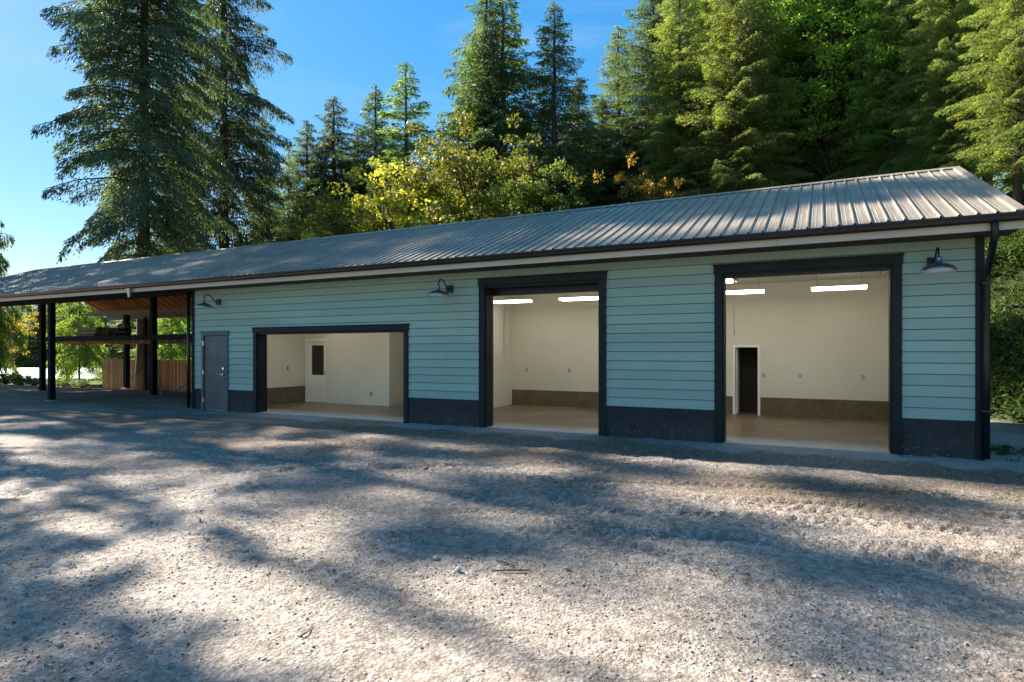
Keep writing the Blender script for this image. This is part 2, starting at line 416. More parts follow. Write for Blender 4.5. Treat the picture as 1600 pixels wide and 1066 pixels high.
# gravel stones scattered over the lot
def pebbles():
    rng = np.random.default_rng(3)
    octa = np.array([(1,0,0),(0,1,0),(-1,0,0),(0,-1,0),(0,0,1),(0,0,-1)], float)
    fs = np.array([(0,1,4),(1,2,4),(2,3,4),(3,0,4),(1,0,5),(2,1,5),(3,2,5),(0,3,5)])
    n = 120000
    u = rng.random(n)
    d = 2.0*(13/2.0)**(u**.9); an = R(26.9)+ (rng.random(n)-.5)*R(110)
    x = -np.sin(an)*d; y = np.cos(an)*d
    dens = vnoise(x*1.1, y*1.1, 40)+.6*vnoise(x*3, y*3, 41)
    k = (dens+rng.random(n)*.9 > .25) & ~((y > 11.2) & (x > -15.8) & (x < 2.3)); x, y, d = x[k], y[k], d[k]; n = len(x)
    r = .0021*np.exp(rng.exponential(.42, n))*(.75+.13*d); r = np.clip(r, .0018, .012)
    z = height(x, y)+r*.25
    sc = r[:, None, None]*(.65+.7*rng.random((n, 6, 1)))*np.array([1, .85, .6])
    a = rng.random(n)*6.283; ca_, sa_ = np.cos(a)[:, None], np.sin(a)[:, None]
    v = octa[None]*sc
    vx = v[..., 0]*ca_-v[..., 1]*sa_; vy = v[..., 0]*sa_+v[..., 1]*ca_
    V = np.stack([vx+x[:, None], vy+y[:, None], v[..., 2]+z[:, None]], -1)
    me = bpy.data.meshes.new('gravel')
    me.vertices.add(n*6); me.vertices.foreach_set('co', V.astype(np.float32).ravel())
    Fi = (fs[None]+np.arange(n)[:, None, None]*6).astype(np.int32)
    me.loops.add(Fi.size); me.loops.foreach_set('vertex_index', Fi.ravel())
    me.polygons.add(Fi.size//3); me.polygons.foreach_set('loop_start', np.arange(0, Fi.size, 3, dtype=np.int32))
    me.update(calc_edges=True); me.materials.append(M['pebble'])
    o = bpy.data.objects.new('gravel', me); COL.objects.link(o)
    prop(o, 'small grey and tan stones scattered over the dusty yard', 'gravel', kind='stuff')
pebbles()

# ------------------------------------------------------------------ building
FY = 11.25                              # front face of the siding
B = empty('workshop_building', (0, 0, 0))
prop(B, 'long teal workshop with three open garage bays, metal roof and open carport end', 'building')
XL, XR = -15.70, 2.10
RL, RR = -32.1, 2.455
YE, ZE, YR, ZR, YB, ZB = 10.50, 3.50, 15.05, 5.30, 18.3, 3.50
WT = .26                                # wall thickness
OPEN = [(-15.25, -14.35, 0, 2.03), (-13.17, -8.43, 0, 2.09), (-6.33, -3.81, 0, 2.98), (-1.55, .99, 0, 2.96)]
# wall core (behind siding / foundation)
def wall_pieces(z0, z1):
    out = []; x = XL
    for (a, b, _, t) in OPEN:
        out.append((x, a, z0, z1)); 
        if t < z1: out.append((a, b, max(t, z0), z1))
        x = b
    out.append((x, XR, z0, z1)); return out
m = MB()
for (a, b, z0, z1) in wall_pieces(0, 3.62):
    if z0 == 0: m.box(a, b, FY+.03, FY+WT, -.3, z1)
    else: m.box(a, b, FY+.03, FY+WT, z0, z1)
m.build('wall_core', M['trim'], B)
m = MB()
ZS, EXP = .56, .1725
def boards(mb, x0, x1, za, zb):
    k = math.floor((za-ZS)/EXP)
    while True:
        b0 = ZS+k*EXP; b1 = b0+EXP
        if b0 >= zb-1e-4: break
        lo, hi = max(b0, za), min(b1-.008, zb)  # gap bares the dark core, drawn as the shadow under each lap
        if hi-lo > .004:
            fr = lambda z: FY-.004-.02*(1-(z-b0)/EXP)
            mb.hexa([(x0, fr(lo), lo), (x1, fr(lo), lo), (x1, FY+.028, lo), (x0, FY+.028, lo),
                     (x0, fr(hi), hi), (x1, fr(hi), hi), (x1, FY+.028, hi), (x0, FY+.028, hi)])
        k += 1
for (a, b, z0, z1) in wall_pieces(ZS, 3.60): boards(m, a, b, z0, z1)
m.build('siding', M['siding'], B)
x = XL
for (a, b, _, t) in OPEN+[(XR, 0, 0, 0)]:
    MB().box(x, a, FY-.012, FY+.028, -.3, ZS-.006).build('foundation', M['foundation'], B); x = b
# back wall, side walls
m = MB(); m.box(XL, XR, 17.2, 17.42, -1, 3.9); m.box(XL, XL+.2, FY+WT, 17.2, -.3, 3.7); m.box(XR-.2, XR, FY+WT, 17.2, -.3, 3.7)
def gable(mb, x0, x1):
    s1 = (ZR-ZE)/(YR-YE); s2 = (ZR-ZB)/(YB-YR)
    P = [(FY+.03, 3.70), (17.42, 3.70), (17.42, ZR-.16-s2*(17.42-YR)), (YR, ZR-.2), (FY+.03, ZE-.14+s1*(FY+.03-YE))]
    vs = [(x0, y, z) for y, z in P]+[(x1, y, z) for y, z in P]; n = len(P)
    mb.add(vs, [tuple(range(n))[::-1], tuple(range(n, 2*n))]+[(i, (i+1) % n, (i+1) % n+n, i+n) for i in range(n)])
gable(m, XL, XL+.2); gable(m, XR-.2, XR)
m.build('end_wall', M['siding'], B)
# corner boards
m = MB(); m.box(XR-.002, XR+.055, FY-.03, FY+.20, -.2, 3.55); m.box(XR-.055, XR-.002, FY-.034, FY-.021, -.2, 3.55)
m.build('corner_board', M['trim'], B)
m = MB(); m.box(XL-.055, XL+.002, FY-.03, FY+.20, -.2, 3.45); m.box(XL+.002, XL+.05, FY-.034, FY-.021, -.2, 3.45)
m.build('corner_board', M['trim'], B)
# opening casings
def casing(a, b, top, w, wt, mat, name='door_casing'):
    m = MB(); y0, y1 = FY-.045, FY-.0205
    m.box(a-w, a, y0, FY+.02, -.06, top); m.box(b, b+w, y0, FY+.02, -.06, top)
    m.box(a-w-.015, b+w+.015, y0-.012, FY+.02, top, top+wt)
    m.box(a-w-.03, b+w+.03, y0-.028, FY+.02, top+wt+.001, top+wt+.022)
    return m.build(name, mat, B, .004)
casing(-13.17, -8.43, 2.09, .12, .11, M['trim']); casing(-6.33, -3.81, 2.98, .14, .13, M['trim']); casing(-1.55, .99, 2.96, .13, .14, M['trim'])
# jamb liners (dark reveals)
for (a, b, _, t) in OPEN[1:]:
    m = MB()
    m.box(a-.001, a+.022, FY+.0, FY+WT+.03, -.02, t); m.box(b-.022, b+.001, FY+.0, FY+WT+.03, -.02, t)
    m.box(a+.022, b-.022, FY+.0, FY+WT+.03, t-.05, t+.001)
    m.build('door_jamb', M['trim'], B)
# floor slab
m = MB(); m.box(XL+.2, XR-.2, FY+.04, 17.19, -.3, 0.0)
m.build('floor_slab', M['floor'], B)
for (a, b, _, t) in OPEN[1:]: MB().box(a+.024, b-.024, FY-.03, FY+.039, -.2, -.004).build('threshold', M['concrete'], B)
# interior
BW = 16.4
m = MB()
DX0, DX1, DZ = -1.95, -1.42, 1.70          # back doorway
m.box(-8.30, DX0, BW, BW+.1, .452, 3.3); m.box(DX1, XR-.32, BW, BW+.1, .452, 3.3); m.box(DX0, DX1, BW, BW+.1, DZ, 3.3)
m.box(-8.40, -8.30, FY+WT+.001, BW+.1, 0, 3.3)
m.box(XR-.32, XR-.201, FY+WT+.001, BW+.1, 0, 3.3)
# inner faces of the front wall
x = -8.30
for (a, b, _, t) in OPEN[2:]:
    m.box(x+.001, a-.001, FY+WT+.002, FY+WT+.028, 0, 3.3); m.box(a-.001, b+.001, FY+WT+.002, FY+WT+.028, t+.002, 3.3); x = b
m.box(x+.001, XR-.321, FY+WT+.002, FY+WT+.028, 0, 3.3)
m.build('interior_wall', M['cream'], B)
m = MB()
m.box(-14.83, -14.75, FY+WT+.001, 14.5, .50, 3.3); m.box(-14.75, -14.66, 14.4, 14.5, .50, 3.3)
m.box(-14.66, -13.67, 14.4, 14.5, 1.97, 3.3)
m.box(-13.66, -11.23, 14.25, 14.5, .0, 3.3); m.box(-11.33, -11.23, 14.501, 17.19, 0, 3.3)
m.box(-11.229, -8.401, BW, BW+.1, 0, 3.3)
m.box(-8.45, -8.401, FY+WT+.03, BW-.001, 0, 3.3)
m.box(-14.749, OPEN[1][0]-.001, FY+WT+.002, FY+WT+.028, 0, 3.3); m.box(OPEN[1][0], OPEN[1][1], FY+WT+.002, FY+WT+.028, 2.092, 3.3)
m.build('partition_wall', M['cream'], B)
m = MB()
m.box(-8.299, DX0-.06, BW-.02, BW+.1, 0, .451); m.box(DX1+.06, XR-.321, BW-.02, BW+.1, 0, .451)
m.box(XR-.34, XR-.321, FY+WT+.03, BW-.021, 0, .451)
m.build('knee_wall', M['knee'], B); m = MB()
m.box(-14.83, -14.72, FY+WT+.001, 14.5, 0, .499); m.box(-14.719, -14.60, 14.38, 14.5, 0, .499)
m.build('knee_wall', M['knee'], B)
m = MB(); m.box(XL+.2, XR-.201, FY+WT+.001, 17.19, 3.301, 3.36); m.build('ceiling', M['ceil'], B)
# dark room behind the back doorway
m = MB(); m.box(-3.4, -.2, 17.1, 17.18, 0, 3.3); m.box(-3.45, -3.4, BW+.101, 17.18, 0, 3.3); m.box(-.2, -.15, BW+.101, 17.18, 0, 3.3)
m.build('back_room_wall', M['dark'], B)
m = MB()
m.box(DX0-.06, DX0, BW-.018, BW+.1, 0, DZ+.06); m.box(DX1, DX1+.06, BW-.018, BW+.1, 0, DZ+.06); m.box(DX0, DX1, BW-.018, BW+.1, DZ, DZ+.06)
m.build('inner_door_casing', M['whitepaint'], B)
d = MB(); d.box(DX0+.004, DX0+.035, BW+.102, BW+.6, .01, DZ-.01); d = d.build('inner_door', M['whitepaint'], B)
k = MB(); k.tube([(DX0+.035, BW+.16, .95), (DX0+.09, BW+.16, .95)], .02, 8); k.build('handle', M['chrome'], d)
# white door with a window, left bay
m = MB(); m.box(-14.658, -14.585, 14.36, 14.399, 0, 1.97); m.box(-13.73, -13.662, 14.36, 14.399, 0, 1.97); m.box(-14.658, -13.662, 14.355, 14.399, 1.90, 1.975)
m.build('inner_door_casing', M['whitepaint'], B)
m = MB(); m.box(-14.58, -13.735, 14.40, 14.44, .0, .85); m.box(-14.58, -13.735, 14.40, 14.44, 1.79, 1.895); m.box(-14.58, -14.42, 14.40, 14.44, .85, 1.79); m.box(-13.91, -13.735, 14.40, 14.44, .85, 1.79)
d = m.build('inner_door', M['whitepaint'], B)
m = MB(); m.box(-14.42, -13.91, 14.415, 14.425, .85, 1.79); m.build('window_pane', M['glass'], d)
m = MB(); m.tube([(-13.80, 14.40, .95), (-13.80, 14.33, .95)], .025, 8); m.build('handle', M['chrome'], d)
# outlets / small wall boxes
def outlet(x, y, z, w=.07, h=.11):
    m = MB(); m.box(x-w/2, x+w/2, y-.012, y, z-h/2, z+h/2)
    o = m.build('outlet_plate', M['galv'], B, .003)
for x in (-7.82, -6.47+.0): outlet(x, BW-.0005, 1.05)
for x in (-.46, .87, -1.28): outlet(x, BW-.0005, 1.0)
outlet(-11.9, 14.2495, .35)
m = MB(); m.box(-14.75, -14.738, 13.7, 13.77, 1.02, 1.14); m.build('outlet_plate', M['galv'], B, .003)
# raised overhead doors and tracks
def raised_door(a, b, top, drop, y_end):
    m = MB()
    y = FY+WT+.06
    m.box(a-.06, b+.06, y+.32, y_end, top+.13, top+.17)
    d = m.build('garage_door', M['ceil'], B)
    m2 = MB(); m2.box(a-.06, b+.06, y, y+.045, top-drop, top+.12); m2.build('door_section', M['black'], d, .004)
    for xx in (a-.03, b+.03):
        t = MB(); t.tube([(xx, y+.05, 0.02), (xx, y+.05, top-.15), (xx, y+.15, top+.0), (xx, y+.30, top+.07), (xx, y_end+.15, top+.09)], .022, 6)
        t.tube([(xx, y_end*.5+y*.5, top+.10), (xx, y_end*.5+y*.5, 3.30)], .012, 5)
        t.tube([(xx, y_end, top+.10), (xx+(.25 if xx < b else -.25), y_end, 3.30)], .012, 5)
        t.build('door_track', M['galv'], d)
raised_door(-6.33, -3.81, 2.98, .19, 13.4)
raised_door(-1.55, .99, 2.96, .05, 13.3)
# pull cords by the door jambs
for (x, top, zb, y) in ((-6.17, 3.2, 1.5, 11.8), (-1.42, 3.2, 1.9, 11.8)):
    m = MB(); m.tube([(x, y, top), (x+.012, y, (top+zb)/2+.2), (x-.008, y+.01, (top+zb)/2-.2), (x, y, zb)], .009, 5); m.build('pull_cord', M['rope'], B)
m = MB(); m.tube([(-12.45, 12.9, 3.29), (-12.45, 12.9, 2.02)], .006, 5); m.tube([(-12.45, 12.9, 2.02), (-12.45, 12.9, 1.96)], .02, 8); m.build('pull_cord', M['rope'], B)
# man door
m = MB(); y0 = FY-.05
m.box(-15.33, -15.25, y0, FY+.02, -.05, 2.03); m.box(-14.35, -14.26, y0, FY+.02, -.05, 2.03); m.box(-15.345, -14.245, y0-.01, FY+.02, 2.03, 2.13); m.box(-15.36, -14.23, y0-.024, FY+.02, 2.131, 2.15)
m.build('door_casing', M['dooredge'], B, .004)
m = MB(); m.box(-15.245, -14.355, FY-.01, FY+.035, .01, 2.02); d = m.build('door', M['door'], B, .003)
for z in (.25, 1.02, 1.82):
    m = MB(); m.box(-15.256, -15.232, FY-.062, FY-.011, z-.06, z+.06); m.build('hinge', M['chrome'], d)
m = MB(); m.tube([(-14.46, FY-.01, .97), (-14.46, FY-.055, .97), (-14.46, FY-.06, .97)], [.035, .022, .022], 12); m.tube([(-14.46, FY-.055, .97), (-14.56, FY-.065, .97)], .013, 8); m.build('handle', M['chrome'], d)
m = MB(); m.tube([(-14.46, FY-.01, 1.13), (-14.46, FY-.04, 1.13)], .034, 14); m.build('deadbolt', M['chrome'], d)

# ------------------------------------------------------------------ roof
def slope_panel(name, yA, zA, yB, zB):
    """ribbed sheet from A (eave) to B (ridge)"""
    sp = .2138; prof = []
    x = RL
    while x < RR-.02:
        prof += [(x, 0), (x+.030, 0), (x+.038, .026), (x+.056, .026), (x+.068, 0), (x+.108, 0), (x+.113, .003), (x+.121, .003), (x+.126, 0), (x+.162, 0), (x+.167, .003), (x+.175, .003), (x+.180, 0)]
        x += sp
    prof = [p for p in prof if p[0] < RR]+[(RR, 0)]
    m = MB(); L = math.hypot(yB-yA, zB-zA); ny_, nz_ = -(zB-zA)/L, (yB-yA)/L
    if ny_*(yA-yB) < 0: pass
    if nz_ < 0: ny_, nz_ = -ny_, -nz_
    n = len(prof); vs = []
    seg = 5
    for j in range(seg+1):
        t = j/seg; y, z = yA+(yB-yA)*t, zA+(zB-zA)*t
        for (px, h) in prof:
            wob = .006*math.sin(px*.9+j*2.1)+.004*math.sin(px*2.7+j)
            vs.append((px, y+ny_*h, z+nz_*h+(wob if 0 < j < seg else wob*.5)))
    fs = []
    for j in range(seg):
        for i in range(n-1):
            a = j*n+i; fs.append((a, a+1, a+1+n, a+n))
    m.add(vs, fs)
    o = m.build(name, M['roof'], B)
    s = o.modifiers.new('t', 'SOLIDIFY'); s.thickness = .004; s.offset = -1
    return o
roof = slope_panel('roof', YE, ZE, YR, ZR)
rb = slope_panel('roof_back', YB, ZB, YR, ZR)
m = MB(); s1 = (ZR-ZE)/(YR-YE); s2 = (ZR-ZB)/(YB-YR)
m.add([(RL-.02, YR-.16, ZR-.16*s1+.026), (RR+.02, YR-.16, ZR-.16*s1+.026), (RR+.02, YR, ZR+.035), (RL-.02, YR, ZR+.035), (RR+.02, YR+.16, ZR-.16*s2+.026), (RL-.02, YR+.16, ZR-.16*s2+.026)], [(0, 1, 2, 3), (3, 2, 4, 5)])
o = m.build('ridge_cap', M['roof'], roof); s = o.modifiers.new('t', 'SOLIDIFY'); s.thickness = .006
# rake trims
for (xx, sg) in ((RR, 1), (RL, -1)):
    m = MB()
    x0, x1 = sorted((xx-sg*.08, xx+sg*.025))
    m.hexa([(x0, YE-.01, ZE+.006), (x1, YE-.01, ZE+.006), (x1, YR, ZR+.010), (x0, YR, ZR+.010), (x0, YE-.01, ZE+.030), (x1, YE-.01, ZE+.030), (x1, YR, ZR+.033), (x0, YR, ZR+.033)])
    x0, x1 = sorted((xx+sg*.003, xx+sg*.025))
    m.hexa([(x0, YE-.01, ZE-.14), (x1, YE-.01, ZE-.14), (x1, YR, ZR-.13), (x0, YR, ZR-.13), (x0, YE-.01, ZE+.005), (x1, YE-.01, ZE+.005), (x1, YR, ZR+.009), (x0, YR, ZR+.009)])
    m.hexa([(x0, YR+.001, ZR-.13), (x1, YR+.001, ZR-.13), (x1, YB, ZB-.14), (x0, YB, ZB-.14), (x0, YR+.001, ZR+.02), (x1, YR+.001, ZR+.02), (x1, YB, ZB+.02), (x0, YB, ZB+.02)])
    m.build('rake_trim', M['roof'], roof)
# fascia + gutter
m = MB()
for (a, b) in ((RL, -25.4), (-25.395, -19.2), (-19.195, -13.1), (-13.095, -6.9), (-6.895, -.62), (-.615, RR+.022)):
    m.box(a, b, YE+.012, YE+.05, 3.268, ZE-.02)
m.build('fascia', M['fascia'], B)
m = MB(); m.box(RL, RR, YB-.10, YB-.06, 3.17, ZB-.03); m.build('fascia', M['greywood'], B)
m = MB()
prof = [(YE+.010, 3.468), (YE+.008, 3.385), (YE-.02, 3.366), (YE-.060, 3.366), (YE-.085, 3.392), (YE-.098, 3.43), (YE-.112, 3.455), (YE-.112, 3.475), (YE-.104, 3.475), (YE-.104, 3.458), (YE-.09, 3.432), (YE-.077, 3.398), (YE-.057, 3.374), (YE-.022, 3.374), (YE-.0, 3.390), (YE+.002, 3.468)]
n = len(prof); vs = [(RL, y, z) for y, z in prof]+[(RR+.02, y, z) for y, z in prof]
m.add(vs, [(i, (i+1) % n, (i+1) % n+n, i+n) for i in range(n)])
for xx in (RL, RR+.02): m.box(xx-.003, xx+.003, YE-.105, YE+.009, 3.37, 3.47)
for k in range(38):
    xx = RL+.5+k*.92; m.box(xx-.012, xx+.012, YE-.118, YE+.005, 3.4755, 3.479)
gut = m.build('gutter', M['gutter'], B)
# downspouts
def spout(name, pts, r=.042):
    m = MB(); m.tube(pts, r, 10); return m
m = spout('d', [(2.12, YE-.045, 3.40), (2.12, YE-.05, 3.28), (2.125, YE+.02, 3.14), (2.15, YE+.30, 2.96), (2.165, YE+.58, 2.78), (2.165, YE+.66, 2.66), (2.165, YE+.665, 1.5), (2.165, YE+.665, .02)], .046)
for z in (2.60, .72): m.box(2.10, 2.23, YE+.605, YE+.72, z-.012, z+.012)
m.build('downspout', M['gutter'], B)
m = spout('d', [(-15.81, YE+.66, 3.26), (-15.81, YE+.66, 1.5), (-15.81, YE+.66, .02)], .045)
m.build('downspout', M['gutter'], B)
m = MB(); m.add([(-17.43, YE-.10, 3.36), (-17.27, YE-.10, 3.36), (-17.27, YE-.0, 3.36), (-17.43, YE-.0, 3.36), (-17.385, YE-.075, 3.12), (-17.315, YE-.075, 3.12), (-17.315, YE-.02, 3.12), (-17.385, YE-.02, 3.12)], [(0, 1, 2, 3), (7, 6, 5, 4), (4, 5, 1, 0), (5, 6, 2, 1), (6, 7, 3, 2), (7, 4, 0, 3)])
m.build('gutter_outlet', M['galv'], gut)
# soffit along the enclosed part + right rake
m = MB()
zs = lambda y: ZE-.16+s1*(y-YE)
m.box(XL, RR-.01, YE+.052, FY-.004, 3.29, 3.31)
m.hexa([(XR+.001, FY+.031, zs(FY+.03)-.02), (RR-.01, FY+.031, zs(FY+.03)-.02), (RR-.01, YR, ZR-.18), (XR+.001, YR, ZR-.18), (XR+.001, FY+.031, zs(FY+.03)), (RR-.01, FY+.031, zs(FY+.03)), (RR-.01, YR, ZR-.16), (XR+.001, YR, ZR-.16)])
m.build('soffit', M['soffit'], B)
# carport structure : rafters and sheathing
m = MB(); x = RL+.05
while x < XL-.1:
    m.hexa([(x, YE+.055, ZE-.20), (x+.04, YE+.055, ZE-.20), (x+.04, YR, ZR-.17), (x, YR, ZR-.17), (x, YE+.055, ZE-.035), (x+.04, YE+.055, ZE-.035), (x+.04, YR, ZR-.045), (x, YR, ZR-.045)])
    m.hexa([(x, YR+.001, ZR-.17), (x+.04, YR+.001, ZR-.17), (x+.04, YB-.11, ZB-.12), (x, YB-.11, ZB-.12), (x, YR+.001, ZR-.045), (x+.04, YR+.001, ZR-.045), (x+.04, YB-.11, ZB+.02), (x, YB-.11, ZB+.02)])
    x += .5
ra = m.build('rafters', M['rafter'], B)
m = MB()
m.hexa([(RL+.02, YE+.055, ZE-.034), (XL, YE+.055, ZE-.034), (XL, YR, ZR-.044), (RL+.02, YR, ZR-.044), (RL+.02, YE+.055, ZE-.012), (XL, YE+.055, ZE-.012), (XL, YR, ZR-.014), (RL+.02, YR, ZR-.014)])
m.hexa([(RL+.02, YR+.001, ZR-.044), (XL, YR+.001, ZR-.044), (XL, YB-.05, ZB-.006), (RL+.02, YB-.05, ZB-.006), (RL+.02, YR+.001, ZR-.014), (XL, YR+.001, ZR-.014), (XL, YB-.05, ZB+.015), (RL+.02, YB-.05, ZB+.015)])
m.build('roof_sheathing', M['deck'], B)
# beams and posts
m = MB(); m.box(RL+.1, XL-.06, FY-.08, FY+.08, 3.20, 3.46); m.build('eave_beam', M['steel'], B)
m = MB(); m.box(RL+.3, XL-.06, 17.2, 17.36, 3.3, 3.5); m.build('eave_beam', M['greywood'], B)
def post(x, y, top, w=.2, base=0):
    z0 = hz(x, y)
    m = MB(); h = w/2; t = .02
    m.box(x-h, x+h, y-h, y-h+t, z0+base, top); m.box(x-h, x+h, y+h-t, y+h, z0+base, top); m.box(x-.012, x+.012, y-h+t, y+h-t, z0+base, top)
    m.box(x-h-.04, x+h+.04, y-h-.04, y+h+.04, z0+base-.03, z0+base+.001)
    o = m.build('post', M['steel'], B)
    b = base+.0
    m = MB(); q = w/2+.07
    m.box(x-q, x+q, y-q, y+q, z0-.2, z0+base-.031 if base > .05 else z0+.0)
    m.build('footing', M['concrete'], o, .01)
post(-22.95, FY, 3.2, .165, .06)
post(-21.8, 14.0, 4.7, .18, .04); post(-29.05, 13.9, 4.7, .18, .04)
post(-28.9, 17.28, 3.3, .2, .22); post(-21.8, 17.28, 3.3, .2, .1); post(-30.2, FY, 3.2, .19, .06); post(-28.15, 17.7, 3.2, .1, .02)
# storage platform
m = MB()
m.box(-28.8, XL-.02, 13.88, 14.08, 2.02, 2.20); pf = m.build('platform_beam', M['steel'], B)
m = MB(); m.box(-28.8, XL-.02, 17.1, 17.25, 1.98, 2.16); m.box(-28.9, -28.8, 13.9, 17.25, 2.0, 2.18); m.build('platform_beam', M['steel'], B)
m = MB(); x = -28.7
while x < XL-.1:
    m.box(x, x+.04, 14.081, 17.09, 1.93, 2.11); x += .5
m.build('platform_joists', M['rafter'], B)
m = MB(); x = -28.78; k = 0
yy = 14.09
while yy < 17.05:
    m.box(-28.78, XL-.05, yy, yy+.135, 2.112, 2.15); yy += .14
m.build('platform_deck', M['rafter'], B)
# tension rods
def rod(a, b, r=.011):
    m = MB(); m.tube([a, b], r, 6); m.build('tension_rod', M['steel'], B)
rod((-28.9, 17.2, .1), (-25.4, 17.2, 2.0)); rod((-25.4, 17.2, 2.0), (-21.9, 17.2, .1)); rod((-28.85, 13.9, .1), (-28.9, 17.2, 2.0))
rod((-28.9, 17.2, 3.3), (-25.4, 17.2, 2.2)); rod((-25.4, 17.2, 3.3), (-21.8, 17.2, 2.2)); rod((-21.8, 17.25, 1.95), (-18.3, 17.25, .1)); rod((-21.8, 17.25, .2), (-18.3, 17.25, 2.0))
rod((-30.2, FY, .1), (-34.0, 15.5, 2.6), .014)

# ------------------------------------------------------------------ barn lamps
def wall_lamp(label):
    r = empty('wall_lamp'); prop(r, label, 'wall lamp', 'gooseneck barn lamps on the front wall')
    m = MB(); m.box(-.085, .085, -.055, -.022, -.08, .08); m.build('back_plate', M['black'], r, .006)
    m = MB(); pts = [(0, -.05, 0), (0, -.13, .005), (0, -.20, .07), (0, -.27, .14), (0, -.36, .18), (0, -.44, .15), (0, -.47, .08), (0, -.47, .02)]
    fine = []
    for i in range(len(pts)-1):
        p0 = pts[max(0, i-1)]; p1 = pts[i]; p2 = pts[i+1]; p3 = pts[min(len(pts)-1, i+2)]
        for q in range(4):
            t = q/4; fine.append(tuple(.5*((2*p1[j])+(-p0[j]+p2[j])*t+(2*p0[j]-5*p1[j]+4*p2[j]-p3[j])*t*t+(-p0[j]+3*p1[j]-3*p2[j]+p3[j])*t**3) for j in range(3)))
    fine.append(pts[-1]); m.tube(fine, .0125, 10); m.build('arm', M['black'], r)
    m = MB(); m.lathe([(.0, .02), (.03, .015), (.036, -.01), (.04, -.075), (.055, -.085)], (0, -.47, .02), 20); m.build('socket', M['galv'], r)
    m = MB(); m.lathe([(.05, -.12), (.085, -.128), (.15, -.150), (.198, -.182), (.220, -.215), (.224, -.240)], (0, -.47, .055), 36)
    s = m.build('lamp_shade', M['galv'], r); sd = s.modifiers.new('t', 'SOLIDIFY'); sd.thickness = .003
    m = MB(); m.lathe([(.222, -.239), (.228, -.243), (.226, -.248), (.216, -.214), (.194, -.186), (.145, -.156), (.05, -.130)], (0, -.47, .055), 36)
    m.build('shade_lining', M['lampwhite'], s)
    m = MB(); m.lathe([(.0, -.215), (.02, -.213), (.032, -.195), (.03, -.17), (.016, -.14)], (0, -.47, .055), 16); m.build('bulb', M['lampwhite'], r)
    return r
def copy_tree(o, parent=None):
    c = o.copy(); COL.objects.link(c); c.parent = parent
    for ch in list(o.children): copy_tree(ch, c)
    return c
l0 = wall_lamp('barn lamp with white rim beside the tallest garage opening near the corner downspout')
l0.location = (1.53, FY, 2.95)
l1 = copy_tree(l0); l1.location = (-7.20, FY, 2.95); l1['label'] = 'barn lamp on the teal wall between the wide low bay and the middle bay'
l2 = copy_tree(l0); l2.location = (-14.65, FY, 2.94); l2['label'] = 'barn lamp high above the grey steel entry door'

# fluorescent fixtures
def ceiling_light():
    r = empty('ceiling_light')
    m = MB(); L = .53
    m.box(-L, L, -.09, .09, .032, .06); m.hexa([(-L, -.16, 0.02), (L, -.16, .02), (L, .16, .02), (-L, .16, .02), (-L, -.09, .032), (L, -.09, .032), (L, .09, .032), (-L, .09, .032)])
    m.build('fixture_body', M['whitepaint'], r)
    m = MB(); m.box(-L+.01, L-.01, -.15, .15, -.035, .019); m.build('diffuser', M['tube'], r, .01)
    for s in (-1, 1):
        m = MB(); m.tube([(s*.42, 0, .06), (s*.42, 0, .35)], .005, 5); m.build('hanger', M['galv'], r)
    return r
c0 = ceiling_light(); first = True
FXL = {(14.75, -7.46): 'lit ceiling fixture deepest in the middle bay, beside the partition', (14.75, -5.52): 'lit ceiling fixture in the middle bay on the side of the wide teal pier',
       (14.75, -3.60): 'lit ceiling fixture hidden behind the wide teal pier, back row', (14.75, -1.67): 'lit ceiling fixture above the dark inner doorway of the end bay',
       (14.75, .33): 'lit ceiling fixture in the middle of the end bay, back row', (12.3, -2.04): 'lit ceiling fixture just inside the end bay opening beside the jamb',
       
       (12.9, -10.2): 'lit ceiling fixture over the wide low bay near the partition', (12.9, -13.0): 'lit ceiling fixture over the wide low bay near the white inner door'}
for (y, x), lab in FXL.items():
    c = c0 if first else copy_tree(c0); first = False
    c.location = (x, y, 2.95); prop(c, lab, 'ceiling light', 'fluorescent fixtures hung in the bays')

# ------------------------------------------------------------------ things under the carport
def pallet():
    r = empty('pallet')
    m = MB()
    for k in range(7): m.box(-.6+k*.175, -.6+k*.175+.10, -.5, .5, .115, .135)
    m.build('top_boards', M['greywood'], r)
    m = MB()
    for y in (-.5, -.02, .44): m.box(-.6, .6, y, y+.06, .02, .114)
    m.build('stringers', M['greywood'], r)
    m = MB()
    for k in (-.6, -.05, .5): m.box(k, k+.10, -.5, .5, .0, .019)
    m.build('bottom_boards', M['greywood'], r)
    return r
p0 = pallet(); p0.location = (-26.6, 14.75, 2.152); prop(p0, 'wooden pallet lying lowest in the stack on the carport platform', 'pallet', 'pallets on the platform')
for k, lab in ((1, 'wooden pallet in the middle of the stack on the carport platform'), (2, 'wooden pallet on top of the stack on the carport platform')):
    c = copy_tree(p0); c.location = (-26.6+.03*k, 14.75, 2.152+.138*k); c.rotation_euler.z = .03*k; c['label'] = lab
# dark compressor-like machine on the platform
r = empty('air_compressor', (-25.2, 14.9, 2.151)); prop(r, 'dark rusty machine with a tank standing beside the pallets on the platform', 'compressor')
m = MB(); m.tube([(-.42, 0, .22), (-.36, 0, .22), (.36, 0, .22), (.42, 0, .22)], [.06, .15, .15, .06], 14); m.build('tank', M['black'], r)
m = MB(); m.tube([(-.12, 0, .37), (-.12, 0, .48), (-.12, 0, .56)], [.10, .12, .07], 12); m.box(.05, .30, -.1, .1, .37, .52); m.build('motor', M['brown'], r)
for s in (-1, 1):
    for q in (-.3, .3): MB().tube([(q, s*.13, .0), (q, s*.10, .14)], .02, 6).build('leg', M['black'], r)
